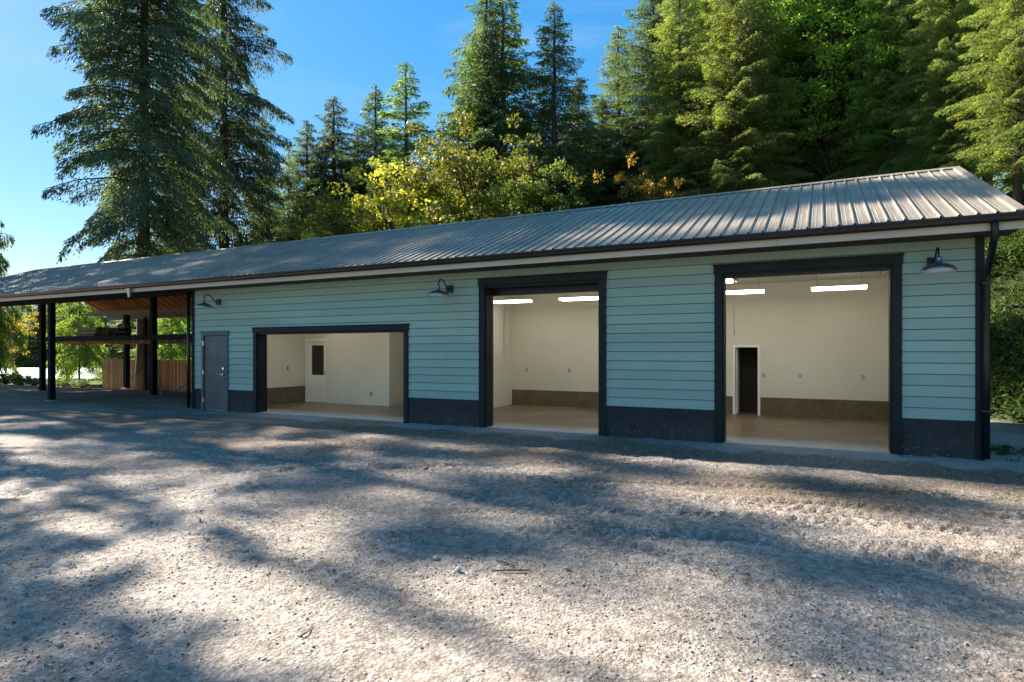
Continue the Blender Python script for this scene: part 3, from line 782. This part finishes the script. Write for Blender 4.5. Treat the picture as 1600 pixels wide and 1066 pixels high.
# heap of branches and rounds beside the wall
rng = random.Random(11)
r = empty('brush_pile', (-20.0, 16.2, hz(-20, 16.2))); prop(r, 'dark heap of branches and split wood against the fence beside the workshop', 'brush pile')
m = MB()
for k in range(60):
    a = rng.random()*6.28; l = rng.uniform(.4, 1.1); x = rng.uniform(-1.3, 1.2); y = rng.uniform(-.5, .6); z = rng.uniform(.02, .75)*(1-abs(x)/1.9)
    dx, dy, dz = math.cos(a)*l/2, math.sin(a)*l/2*.7, rng.uniform(-.25, .25)
    m.tube([(x-dx, y-dy, max(.03, z-dz)), (x+rng.uniform(-.05, .05), y, z+.03), (x+dx, y+dy, max(.03, z+dz))], [rng.uniform(.02, .06), rng.uniform(.02, .06), .015], 6)
m.build('branches', M['bark'], r)
m = MB(); m.tube([(-1.1, -.7, .09), (1.3, -.65, .11)], .10, 12); m.build('log', M['greywood'], r)
o = MB().tube([(-22.0, 14.9, .05), (-20.9, 15.3, .75), (-20.5, 15.4, .95), (-20.0, 15.5, .98)], [.035, .033, .03, .022], 8).build('wooden_pole', M['greywood'])
prop(o, 'pale bent pole leaning on the dark brush heap in the carport', 'pole')
o = MB().tube([(-23.3, 15.2, .5), (-22.2, 14.6, .04)], [.03, .03], 8).build('wooden_pole', M['greywood'])
prop(o, 'short thin pole leaning down beside the carport post near the big trunk', 'pole')
# fence
r = empty('board_fence', (0, 0, 0)); prop(r, 'brown vertical board fence behind the carport around the big cedar trunk', 'fence')
m = MB(); x = -34.6; k = 0
while x < -17:
    w = .145; dy = .0 if k % 2 else .03
    y = 19.45; zt = 1.17+rng.uniform(-.015, .02)
    m.box(x, x+w-.006, y-dy-.018, y-dy, -.6, zt); x += w*.86 if k % 2 else w*.86; k += 1
m.build('boards', M['board'], r)
m = MB(); m.box(-34.6, -17, 19.452, 19.49, -.2, -.11); m.box(-34.6, -17, 19.452, 19.49, .8, .89); m.build('rails', M['board'], r)
for x in (-34.5, -32.1, -29.0, -26.6, -24.2, -21.8, -19.4):
    m = MB(); m.box(x, x+.09, 19.491, 19.58, -.8, 1.1); m.build('post', M['board'], r)
# neighbouring low building
r = empty('low_outbuilding'); prop(r, 'low brown outbuilding with a bright white metal roof beyond the carport', 'building')
def qp(px, zc, z): x, y = at(px, zc); return (x, y, z)
m = MB(); m.hexa([qp(-250, 58, -3.2), qp(175, 58, -3.2), qp(175, 70, -3.2), qp(-250, 70, -3.2), qp(-250, 58, -1.05), qp(175, 58, -1.05), qp(175, 70, -1.05), qp(-250, 70, -1.05)])
m.build('wall', M['brown'], r)
m = MB(); m.hexa([qp(-260, 57, -1.05), qp(185, 57, -1.05), qp(185, 65, -.28), qp(-260, 65, -.28), qp(-260, 57, -.93), qp(185, 57, -.93), qp(185, 65, -.16), qp(-260, 65, -.16)])
m.hexa([qp(-260, 65.01, -.28), qp(185, 65.01, -.28), qp(185, 72, -1.05), qp(-260, 72, -1.05), qp(-260, 65.01, -.16), qp(185, 65.01, -.16), qp(185, 72, -.93), qp(-260, 72, -.93)])
rf = m.build('roof', M['whiteroof'], r)
m = MB(); m.hexa([qp(-262, 56.9, -1.2), qp(187, 56.9, -1.2), qp(187, 56.99, -1.2), qp(-262, 56.99, -1.2), qp(-262, 56.9, -.95), qp(187, 56.9, -.95), qp(187, 56.99, -.95), qp(-262, 56.99, -.95)]); m.build('fascia', M['greywood'], rf)

# ------------------------------------------------------------------ stones / sticks on the yard
def rock(x, y, r, label, seed):
    rr = random.Random(seed); m = MB()
    ico = bpy.data.meshes.new('t'); import bmesh
    bm = bmesh.new(); bmesh.ops.create_icosphere(bm, subdivisions=2, radius=1)
    vs = []
    for v in bm.verts:
        k = 1+.22*math.sin(v.co.x*3+seed)+.18*math.sin(v.co.y*4.3+seed*2)+rr.uniform(-.08, .08)
        vs.append((v.co.x*r*k*1.15, v.co.y*r*k*.9, v.co.z*r*k*.72+r*.35))
    fs = [tuple(v.index for v in f.verts) for f in bm.faces]; bm.free()
    m.add(vs, fs); o = m.build('stone', M['stone']); o.location = (x, y, hz(x, y)+.005); o.rotation_euler.z = rr.uniform(0, 6)
    prop(o, label, 'stone', 'loose stones on the yard')
def gpos(px, py): zc = 954*1.63/(py-549); return at(px, zc)
for px, py, r, lab in ((717, 893, .026, 'palest rounded stone in the sunlit yard, with a dark clod beside'), (681, 874, .024, 'dark angular stone behind the pale rounded stone in the sunlit middle of the yard'),
                       (383, 861, .026, 'dark stone in the sunlit patch, farthest toward the low wide bay'), (325, 842, .017, 'small dark stone on the sunlit gravel before the entry door side'),
                       (93, 1004, .021, 'reddish grey stone at the bottom corner in the tree shadow edge'), (38, 990, .019, 'grey stone nearest the lower yard corner, beside the reddish one'), (885, 890, .018, 'small white stone beside the thin dark twigs')):
    rock(*gpos(px, py), r, lab, int(px))
def stick(pts, r, label):
    P = [(*gpos(a, b),) for a, b in pts]
    m = MB(); m.tube([(x, y, hz(x, y)+.012) for x, y in P], [r]*(len(P)-1)+[r*.4], 6)
    o = m.build('twig', M['bark']); prop(o, label, 'twig', 'twigs on the yard')
stick([(775, 878), (790, 881), (805, 887)], .006, 'short curved twig near the pale rounded stone')
stick([(770, 894), (790, 893), (812, 893), (830, 893)], .006, 'long dark twig lying beside the small white stone')
stick([(468, 998), (480, 990), (490, 978)], .004, 'thin straight twig in the foreground sun')
stick([(190, 968), (196, 976), (205, 984)], .004, 'thin bent twig in the corner sun patch')

# ------------------------------------------------------------------ trees
def conifer_mesh(seed, H, Rb, base, nb, dens, leaf, droop, lift, power, mat, hang=.5, gap=.0, full=1.0, up_=.72):
    rng = np.random.default_rng(seed)
    wood = MB()
    n = 14
    wob = rng.normal(size=(n+1, 2))*.05
    tr = [(wob[i, 0]*i/n, wob[i, 1]*i/n, H*i/n-(.6 if i == 0 else 0)) for i in range(n+1)]
    r0 = H*.0115
    wood.tube(tr, [max(.012, r0*(1-.96*i/n)**.85*(1.25 if i == 0 else 1)) for i in range(n+1)], 9)
    allV = []
    for b in range(nb):
        f = ((b+rng.random())/nb)
        z = H*(base+(1-base)*f**.92)
        if z > H*.995: continue
        t = (z/H-base)/(1-base)
        env = min(1.0, (1-t)*full)**power*(.55+.45*min(1, (t+.04)*7))
        L = Rb*env*rng.choice([.45, .7, .85, 1.0, 1.1, 1.3])*rng.uniform(.85, 1.12)+.12
        if rng.random() < gap: continue
        az = b*2.39996+rng.normal()*.5; z += rng.normal()*.18
        d = np.array([math.cos(az), math.sin(az), 0]); s = np.array([-d[1], d[0], 0])
        up = lift*rng.uniform(.5, 1.3)*(1+.9*t); dr = droop*rng.uniform(.7, 1.3)*(1-.6*t)
        path = lambda u: np.outer(u*L, d)+np.outer(L*(up*u-dr*u*u), (0, 0, 1.))+np.array([0, 0, z])
        uu = np.array([0, .35, .7, 1.]); pp = path(uu)
        wood.tube(list(pp), [max(.009, .013*L*(1-.85*q)+.005) for q in uu], 4, cap=False)
        k = int(1.3*dens*(L**1.55)+10)
        u = rng.random(k)**up_*.94+.06
        tw = (.30*L*(1-u)**.8+.10)*(.6+.7*rng.random(k))
        side = np.where(rng.random(k) < .5, -1, 1.)
        v = rng.random(k)
        P = path(u)+s*(side*tw*v)[:, None]+d*(tw*v*.55)[:, None]
        P[:, 2] -= (tw*v*v*(.25+hang*.7))+rng.random(k)*.05*L*hang
        P += rng.normal(size=P.shape)*.03*np.array([1, 1, .8])
        Dn = s*(side*.7)[:, None]+d*(.75)+rng.normal(size=P.shape)*.28
        Dn[:, 2] -= hang*(.35+rng.random(k)*1.2)+.1
        Ls = leaf*(.55+.8*rng.random(k)); Ws = Ls*(.20+.12*rng.random(k))
        allV.append(kites(P, Dn, Ls, Ws, rng))
    # leader
    k = 40; P = np.zeros((k, 3)); P[:, 2] = H*(.965+.035*rng.random(k)); Dn = rng.normal(size=(k, 3)); Dn[:, 2] = np.abs(Dn[:, 2])*.6
    allV.append(kites(P, Dn, np.full(k, leaf), np.full(k, leaf*.3), rng))
    cm = quads_mesh('crown', np.concatenate(allV), mat)
    wm = bpy.data.meshes.new('trunk'); wm.from_pydata([tuple(map(float, v)) for v in wood.v], [], wood.f); wm.polygons.foreach_set('use_smooth', wood.sm); wm.materials.append(M['bark']); wm.update()
    return (cm, wm, H, Rb)

def broad_mesh(seed, H, Rb, mat, ncl=46, per=420, leaf=.19, tall=.0):
    rng = np.random.default_rng(seed); wood = MB()
    th = H*.28
    wood.tube([(0, 0, -.5), (.08, 0, th*.5), (0, .1, th), (.15, -.05, H*.6), (.05, .1, H*.85)], [H*.018, H*.014, H*.012, H*.007, .02], 8)
    allV = []
    for c in range(ncl):
        a = c*2.39996+rng.normal()*.4; f = rng.random()**.8
        zc_ = H*(.24+.72*rng.random()); t = zc_/H
        rad = Rb*math.sqrt(max(.05, 1-((t-.55)/.52)**2))*(.35+.65*f)
        c0_ = np.array([math.cos(a)*rad, math.sin(a)*rad, zc_])
        st = np.array([0, 0, max(th*.7, zc_-rad*.8-.6)])
        midp = st*.5+c0_*.5+np.array([0, 0, .25])+rng.normal(size=3)*.15
        wood.tube([st, midp, c0_], [.05+.012*rad, .035, .012], 5, cap=False)
        cr = Rb*.26*rng.uniform(.7, 1.35)
        k = int(per*rng.uniform(.6, 1.3))
        q = unit(rng.normal(size=(k, 3)))*(rng.random((k, 1))**.45)*cr*np.array([1.15, 1.15, .62])
        # ragged sub-sprays
        sub = rng.normal(size=(7, 3))*cr*.95*np.array([1, 1, .6]); q = q*.5+sub[rng.integers(0, 7, k)]
        P = q+c0_
        Dn = rng.normal(size=(k, 3))*np.array([1, 1, .45])+unit(q)*.5; Dn[:, 2] -= .25
        Ls = leaf*(.6+.7*rng.random(k)); allV.append(kites(P, Dn, Ls, Ls*.8, rng, .6))
    cm = quads_mesh('crown', np.concatenate(allV), mat)
    wm = bpy.data.meshes.new('trunk'); wm.from_pydata([tuple(map(float, v)) for v in wood.v], [], wood.f); wm.polygons.foreach_set('use_smooth', wood.sm); wm.materials.append(M['bark']); wm.update()
    return (cm, wm, H, Rb)

V = {}
V['cedarA'] = conifer_mesh(1, 30, 3.05, .22, 480, 80, .17, .60, .12, .8, M['cedar'], 1.5, .05, 2.3, .85)
V['cedarB'] = conifer_mesh(2, 32, 3.2, .06, 390, 76, .185, .48, .20, .75, M['cedar'], 1.5, .10, 2.0, .85)
V['firA'] = conifer_mesh(3, 24, 3.2, .06, 420, 84, .155, .24, .18, .85, M['fir'], .7, .0, 1.15, .8)
V['firB'] = conifer_mesh(4, 26, 2.9, .12, 430, 86, .16, .32, .12, .75, M['darkfir'], 1.1, .04, 1.25, .8)
V['firC'] = conifer_mesh(5, 25, 3.1, .30, 330, 74, .165, .22, .12, .6, M['darkfir'], .6, .14, 1.4, .75)
V['spruceA'] = conifer_mesh(6, 25, 3.5, .10, 430, 62, .165, .24, .16, .7, M['spruce'], .6, .04, 1.4, .8)
V['spruceB'] = conifer_mesh(7, 25, 3.0, .24, 380, 64, .165, .22, .14, .6, M['spruce'], .5, .08, 1.4, .8)
V['slim'] = conifer_mesh(8, 22, 2.2, .18, 280, 84, .18, .22, .18, .8, M['fir'], .6, .04, 1.2)
V['bough'] = conifer_mesh(9, 9, 3.4, .16, 100, 74, .22, .55, .15, .6, M['spruce'], 1.9, .06)
V['mapleA'] = broad_mesh(11, 12, 3.9, M['maple'], 58, 620, .14)
V['mapleB'] = broad_mesh(12, 16, 4.2, M['lime'], 60, 520, .16)
V['mapleG'] = broad_mesh(13, 11, 3.2, M['gold'], 26, 220)
V['mapleO'] = broad_mesh(14, 7, 2.6, M['orange'], 30, 330, .15)
V['shrub'] = broad_mesh(15, 2.2, 1.5, M['maple'], 26, 260, .11)

NAMES = {'bough': 'cedar_tree', 'cedarA': 'cedar_tree', 'cedarB': 'cedar_tree', 'firA': 'fir_tree', 'firB': 'fir_tree', 'firC': 'fir_tree', 'slim': 'fir_tree', 'spruceA': 'fir_tree', 'spruceB': 'fir_tree',
         'mapleA': 'maple_tree', 'mapleB': 'maple_tree', 'mapleG': 'maple_tree', 'mapleO': 'maple_tree', 'shrub': 'shrub'}
trng = random.Random(5)
def tree_at(kind, x, y, H, label, rs=1.0, group=None, rz=None):
    cm, wm, h0, r0 = V[kind]; s = H/h0
    e = empty(NAMES[kind], (x, y, hz(x, y)-.05), trng.uniform(0, 6.28) if rz is None else rz)
    e.scale = (s*rs, s*rs, s)
    cat = 'shrub' if kind == 'shrub' else 'tree'
    prop(e, label, cat, group)
    for nm, me_ in (('trunk', wm), ('crown', cm)):
        o = bpy.data.objects.new(nm, me_); COL.objects.link(o); o.parent = e
    return e
def tree(kind, px, ytop, zc, label, rs=1.0, group=None, rz=None):
    x, y = at(px, zc); zt = 1.6+(549-ytop)*zc/954
    return tree_at(kind, x, y, zt-hz(x, y), label, rs, group, rz)

T = tree
# the two big cedars and their neighbours
T('cedarA', 225, -360, 30.3, 'huge dark cedar whose thick trunk rises behind the carport platform', 1.0)
T('cedarB', 350, -280, 40, 'tall ragged cedar with long bare-tipped branches beside the huge dark cedar', .92)
T('cedarB', 410, 175, 44, 'shorter drooping cedar on the gap side of the ragged tall cedar', .85)
T('cedarA', 285, 200, 44, 'dark cedar filling the gap between the two tallest cedars', .9)
T('bough', 124, 425, 38, 'low sunlit cedar with weeping boughs beside the end of the board fence', .75)
T('bough', -22, 318, 36, 'ragged tree at the frame edge reaching over the carport roof', .55)
T('bough', 268, 452, 35, 'low sunlit cedar behind the board fence and carport platform', 1.1)
T('firA', 452, 225, 54, 'low dark fir half hidden beside the drooping cedar', 1.1)
T('firB', 481, 188, 52, 'pointed dark fir first after the drooping cedar in the sky gap', 1.6)
T('firB', 522, 150, 52, 'taller dark fir second from the drooping cedar in the sky gap', 1.75)
T('firB', 560, 200, 54, 'dark fir between the tall pair in the sky gap', 1.6)
T('firB', 586, 133, 52, 'spiky dark fir just beside the isolated conical fir', 1.6)
T('slim', 634, 98, 48, 'isolated conical fir standing alone against the blue sky', 1.6)
T('firB', 612, 220, 54, 'short dark fir at the foot of the isolated conical fir', 1.5)
T('firB', 655, 260, 56, 'low fir behind the yellow-green maple beside the sky gap', 1.1)
T('firB', 760, -40, 44, 'tall sparse fir with two-stemmed look at the edge of the sky gap', 1.5)
T('slim', 786, -20, 45, 'thin fir pressed against the tall sparse fir at the sky gap', 1.6)
T('slim', 738, 70, 47, 'shorter thin fir on the open side of the tall sparse fir', 1.5)
T('firA', 866, 2, 42, 'full conical fir with its tip just inside the frame before the blue notch', 1.5)
T('firB', 905, 120, 46, 'mid-height fir in the notch behind the full conical fir', 1.6)
T('firA', 966, 40, 47, 'dark broad fir with its tip in the blue notch of sky', 1.6)
T('firB', 940, 150, 44, 'lower fir tucked under the blue notch of sky', 1.3)
T('firC', 1035, -30, 44, 'tall fir bounding the blue notch on the forest side', 1.0)
T('spruceB', 1062, -60, 37, 'pale green fir with a clear grey trunk behind the middle bay roof', 1.0)
T('spruceA', 1150, -170, 34, 'large lush fir with a visible dark trunk above the pier between the bays', .95)
T('spruceB', 1188, -90, 40, 'slender trunked fir just behind the large lush fir', .9)
T('firC', 1222, -60, 42, 'thin trunked fir in shade behind the roof before the bright maples', .9)
T('spruceA', 1392, -150, 33, 'broad green fir rising above the end bay roof', .95)
T('spruceA', 1490, -220, 29, 'big bright fir over the roof end with long layered branches', .95)
T('spruceA', 1590, -260, 25, 'nearest fir at the forest corner with boughs hanging past the roof end', .95)
T('firB', 1440, -120, 38, 'dark fir between the two broad green firs above the roof end', 1.2)
T('firC', 1020, -60, 43, 'straight dark fir at the edge of the blue notch with a bare lower trunk', 1.0)
T('firB', 1090, -120, 41, 'dark fir immediately behind the bright fir above the pier', 1.0)
T('firC', 1130, -140, 39, 'dark straight fir with bare trunk behind the large lush fir', 1.0)
T('firC', 1290, -130, 38, 'straight bare-trunked fir behind the tall sunlit maple', 1.0)
T('firB', 1325, -160, 42, 'dark fir deep behind the tall sunlit maple', 1.0)
T('firC', 1365, -120, 36, 'straight fir with bare lower trunk above the end bay', 1.0)
T('firC', 1420, -150, 35, 'second straight bare-trunked fir above the end bay', 1.0)
T('spruceB', 1465, -180, 33, 'green fir just before the big bright fir at the roof end', 1.0)
T('firC', 1515, -160, 34, 'dark straight fir behind the big bright fir at the roof end', 1.0)
# maples
T('mapleA', 745, 205, 37, 'large yellow-green maple rising behind the middle of the roof', .9)
T('firA', 690, 225, 46, 'short dark fir filling in behind the yellow-green maples', 1.6)
T('firA', 420, 260, 50, 'low dark fir behind the shorter drooping cedar', 1.6)
T('firB', 500, 230, 50, 'dark fir rising between the first two firs of the sky gap', 1.7)
T('mapleA', 812, 250, 37, 'yellow-green maple lower down beside the full conical fir', .7)
T('mapleA', 678, 262, 40, 'yellow-green maple nearest the isolated conical fir', .7)
T('mapleG', 612, 268, 36, 'thin golden maple with open twisting branches above the roof', 1.1)
T('mapleA', 528, 288, 38, 'small bright green maple low above the carport side of the roof', .7)
T('mapleO', 1000, 262, 36, 'orange-gold maple peeking above the roof under the blue notch', .75)
T('mapleB', 1300, -60, 36, 'tall sunlit maple with lime leaves high above the roof', 1.0)
T('mapleB', 1245, 60, 40, 'maple deeper in the wood behind the tall sunlit one', 1.0)
T('mapleB', 1350, 20, 41, 'maple glowing between fir trunks above the end bay', .95)
T('mapleA', 1100, 120, 42, 'maple lit through behind the large lush fir', 1.0)
T('mapleA', 1555, 300, 27, 'low leafy maple spilling light green leaves past the roof end', .6)
T('mapleG', 1180, 190, 45, 'yellowing maple deep between trunks above the pier', .7)
T('spruceB', 1105, -60, 38, 'bright fir squeezed beside the large lush fir above the pier', .9)
T('spruceA', 1262, -110, 38, 'mid green fir between the shaded thin fir and the tall sunlit maple', .9)
T('spruceB', 1336, -90, 36, 'mid green fir crowding the far side of the tall sunlit maple', .9)
T('spruceB', 1540, -180, 30, 'green fir between the big bright fir and the nearest corner fir', .9)
# deep wood: indistinguishable backing trees
deep = [(k, px) for px in range(660, 1760, 44) for k in (0,)]
for i, (k, px) in enumerate(deep):
    if px < 1180 or i % 2: continue
    kind = ['firA', 'firC', 'spruceB', 'firB', 'mapleB', 'firC'][i % 6]
    zc = trng.uniform(50, 66); yt = trng.uniform(-60, 60) if px > 1050 else (trng.uniform(255, 300) if px < 800 else trng.uniform(190, 250))
    if kind == 'mapleB': yt = max(yt, 120)
    T(kind, px+trng.uniform(-12, 12), yt, zc, 'one of the shaded trees deep in the wood, merging behind the front rank', 1.25, 'shaded trees deep in the wood')
for i, px in enumerate(range(1150, 1800, 96)):
    kind = ['firC', 'firB', 'spruceB', 'slim'][i % 4]
    T(kind, px+trng.uniform(-15, 15), trng.uniform(-120, -20), trng.uniform(41, 48), 'one of the slim trunked firs packed behind the front rank', 1.1, 'slim firs packed behind the front rank')
for i, (x, y) in enumerate(((9, 19), (13, 16), (14, 23), (18, 20), (10, 27), (19, 13))):
    tree_at('spruceA' if i % 2 else 'firA', x, y, 24, 'one of the firs on the bank beyond the frame edge', 1, 'firs on the bank beyond the roof end')
# left distance
for i, px in enumerate((-10, 35, 78, 118, 165, 215, 285)):
    T('cedarB', px, 470-8*(i % 3), 86, 'one of the dim trees closing the view far beyond the outbuilding', 2.6, 'dim trees closing the far view')
for i, (px, yt, zc, kind, rs, lab) in enumerate(((20, 465, 75, 'firA', 2.2, 'hazy blue-green fir farthest out beyond the white roof'), (60, 455, 72, 'firA', 2.4, 'hazy fir behind the two carport posts'), (100, 448, 78, 'spruceA', 2.0, 'hazy tree behind the low cedar boughs'), (-30, 450, 72, 'firA', 2.2, 'hazy tree at the very edge beyond the white roof'), (150, 455, 70, 'firB', 2.4, 'hazy tree seen between cedar trunk and platform'), (200, 450, 74, 'firA', 2.2, 'far tree behind the cedar trunk'), (260, 430, 66, 'spruceA', 2.0, 'far tree glimpsed right above the fence'), (320, 420, 60, 'firA', 2.2, 'far tree hidden behind the workshop end'))):
    T(kind, px, yt, zc, lab, rs, 'hazy trees beyond the outbuilding')
T('mapleO', -8, 470, 46, 'small maple with orange and yellow leaves at the frame edge beyond the carport', .8)
# bushes by the outbuilding
for i, (px, zc, H, lab) in enumerate(((8, 34, .7, 'pale yellow-green bush at the frame edge below the white roof'), (32, 33, .65, 'pale bush second from the frame edge below the white roof'), (52, 34, .55, 'small pale bush just before the far carport post'), (100, 35, .45, 'low straggly bush between the posts and the board fence'), (128, 34, .45, 'low reddish-green bush beside the end of the board fence'))):
    x, y = at(px, zc); tree_at('shrub', x, y, H, lab, 1.4, 'bushes below the white roof')
# trees outside the frame whose crowns shade the yard
for i, (x, y, H, kind, rs, lab) in enumerate(((-40, 12.3, 36, 'slim', .85, 'very tall narrow fir far along the yard edge'), (-27, 7.5, 19, 'slim', .4, 'slim fir second along the yard edge'), (-22, 5.1, 16, 'firC', .6, 'sparse fir nearer the camera along the yard edge'), (-47, 16.4, 40, 'slim', .6, 'tall fir beside the carport end of the yard'), (-60, 20.6, 50, 'slim', .5, 'tallest fir beyond the carport end of the yard'))):
    tree_at(kind, x, y, H, lab, rs, 'trees along the yard edge')

# ------------------------------------------------------------------ undergrowth
def undergrowth():
    rng = np.random.default_rng(8)
    n = 24000
    x = rng.uniform(2.6, 14, n); y = rng.uniform(12, 36, n)
    q = (y-17.6)+.75*(x-4.1)
    k = (q+vnoise(x*1.5, y*1.5, 9) > .3) & (vnoise(x*.9, y*.9, 50)+rng.random(n)*.5 > -.12); x, y = x[k], y[k]; z = height(x, y, False)
    out = []
    for i in range(len(x)):
        m_ = rng.integers(14, 30); a = rng.random(m_)*6.283; el = rng.uniform(.15, 1.1, m_)
        s = rng.uniform(.06, .26)
        D = np.stack([np.cos(a)*np.cos(el), np.sin(a)*np.cos(el), np.sin(el)], 1)
        P = np.array([x[i], y[i], z[i]-.01])+D*rng.uniform(.0, .7, (m_, 1))*s+rng.normal(size=(m_, 3))*[.05, .05, .01]
        D[:, 2] -= .35
        out.append(kites(P, D, np.full(m_, s)*rng.uniform(.4, 1, m_), np.full(m_, s*.22), rng, .4))
    # weeds at the foot of the corner
    for i in range(46):
        cx, cy = rng.uniform(2.35, 3.3), rng.uniform(11.3, 13.0); m_ = 16; a = rng.random(m_)*6.283; el = rng.uniform(.4, 1.2, m_)
        D = np.stack([np.cos(a)*np.cos(el), np.sin(a)*np.cos(el), np.sin(el)], 1); P = np.array([cx, cy, hz(cx, cy)])+rng.normal(size=(m_, 3))*[.03, .03, .0]
        out.append(kites(P, D, rng.uniform(.04, .12, m_), np.full(m_, .012), rng, .4))
    me = quads_mesh('undergrowth', np.concatenate(out), M['fern'])
    o = bpy.data.objects.new('undergrowth', me); COL.objects.link(o)
    prop(o, 'ferns, moss and low plants covering the bank past the roof end', 'undergrowth', kind='stuff')
    out = []
    n = 9000; x = rng.uniform(-10, 6, n); y = 2.2+8.9*rng.random(n)**.8; z = height(x, y)
    a = rng.random(n)*6.283; D = np.stack([np.cos(a), np.sin(a), rng.uniform(-.1, .35, n)], 1)
    me = quads_mesh('fallen_leaves', kites(np.stack([x, y, z+.008], 1), D, rng.uniform(.008, .03, n), rng.uniform(.003, .012, n), rng, .25), M['leaf'])
    o = bpy.data.objects.new('fallen_leaves', me); COL.objects.link(o)
    prop(o, 'small dry leaves and needles littering the gravel yard', 'leaves', kind='stuff')
    # sparse grass tufts in the lot
    out = []
    for (cx, cy, rr) in [(*gpos(1395, 765), .5), (*gpos(1425, 768), .3), (*gpos(1590, 808), .25), (*gpos(1597, 776), .3), (*gpos(1275, 770), .3), (*gpos(1100, 800), .2)]:
        for j in range(26):
            px_, py_ = cx+rng.normal()*rr*.8, cy+rng.normal()*rr*.35; m_ = 9; a = rng.random(m_)*6.283; el = rng.uniform(.3, 1.2, m_)
            D = np.stack([np.cos(a)*np.cos(el), np.sin(a)*np.cos(el), np.sin(el)], 1)
            out.append(kites(np.array([px_, py_, hz(px_, py_)])+rng.normal(size=(m_, 3))*[.012, .012, 0], D, rng.uniform(.015, .045, m_), np.full(m_, .006), rng, .4))
    me = quads_mesh('grass', np.concatenate(out), M['fern'])
    o = bpy.data.objects.new('grass', me); COL.objects.link(o); prop(o, 'sparse green grass tufts in the tyre-marked dirt', 'grass', kind='stuff')
undergrowth()

# ------------------------------------------------------------------ light, sky, camera
w = bpy.data.worlds.new('World'); SC.world = w; w.use_nodes = True
nt = w.node_tree; bg = nt.nodes['Background']
sky = nt.nodes.new('ShaderNodeTexSky'); sky.sky_type = 'NISHITA'; sky.sun_disc = False
sky.sun_elevation = SUN_EL; sky.sun_rotation = -SUN_AZ
sky.air_density = 1.0; sky.dust_density = .15; sky.ozone_density = 3; sky.altitude = 100
gm = nt.nodes.new('ShaderNodeGamma'); gm.inputs['Gamma'].default_value = .55
hs = nt.nodes.new('ShaderNodeHueSaturation'); hs.inputs['Saturation'].default_value = 1.92
nt.links.new(sky.outputs[0], gm.inputs['Color']); nt.links.new(gm.outputs[0], hs.inputs['Color']); tcw = nt.nodes.new('ShaderNodeTexCoord'); mpw = nt.nodes.new('ShaderNodeMapping'); mpw.inputs['Scale'].default_value = (1.2, 2.0, 7); mpw.inputs['Rotation'].default_value = (0, .25, .5)
nz = nt.nodes.new('ShaderNodeTexNoise'); nz.inputs['Scale'].default_value = 2.2; nz.inputs['Detail'].default_value = 7; nz.inputs['Roughness'].default_value = .62; nz.inputs['Distortion'].default_value = .6
rw = nt.nodes.new('ShaderNodeValToRGB'); rw.color_ramp.elements[0].position = .48; rw.color_ramp.elements[1].position = .80; rw.color_ramp.elements[0].color = (0, 0, 0, 1); rw.color_ramp.elements[1].color = (.13, .13, .13, 1)
mw = nt.nodes.new('ShaderNodeMix'); mw.data_type = 'RGBA'; mw.inputs[7].default_value = (2.6, 2.9, 3.2, 1)
nt.links.new(tcw.outputs['Generated'], mpw.inputs[0]); nt.links.new(mpw.outputs[0], nz.inputs['Vector']); nt.links.new(nz.outputs['Fac'], rw.inputs[0]); nt.links.new(rw.outputs[0], mw.inputs[0])
nt.links.new(hs.outputs[0], mw.inputs[6]); nt.links.new(mw.outputs[2], bg.inputs['Color'])
bg.inputs['Strength'].default_value = .115
sl = bpy.data.lights.new('sun', 'SUN'); sl.energy = 5.0; sl.angle = R(.55); sl.color = (1, .925, .83)
so = bpy.data.objects.new('sun', sl); COL.objects.link(so)
from mathutils import Vector
so.rotation_euler = Vector(SUNV).to_track_quat('Z', 'Y').to_euler()
cam = bpy.data.cameras.new('camera'); co = bpy.data.objects.new('camera', cam); COL.objects.link(co)
cam.sensor_width = 36; cam.lens = 954/1600*36; cam.shift_y = 16/1600; cam.clip_end = 3000; cam.clip_start = .05
co.location = (0, 0, 1.6); co.rotation_euler = (R(90), 0, math.atan2(SA, CA)); SC.camera = co
SC.view_settings.view_transform = 'Standard'; SC.view_settings.look = 'None'; SC.view_settings.exposure = 1.85; SC.view_settings.gamma = 1
SC.cycles.max_bounces = 7; SC.cycles.diffuse_bounces = 4; SC.cycles.transparent_max_bounces = 6
SC.cycles.use_denoising = True
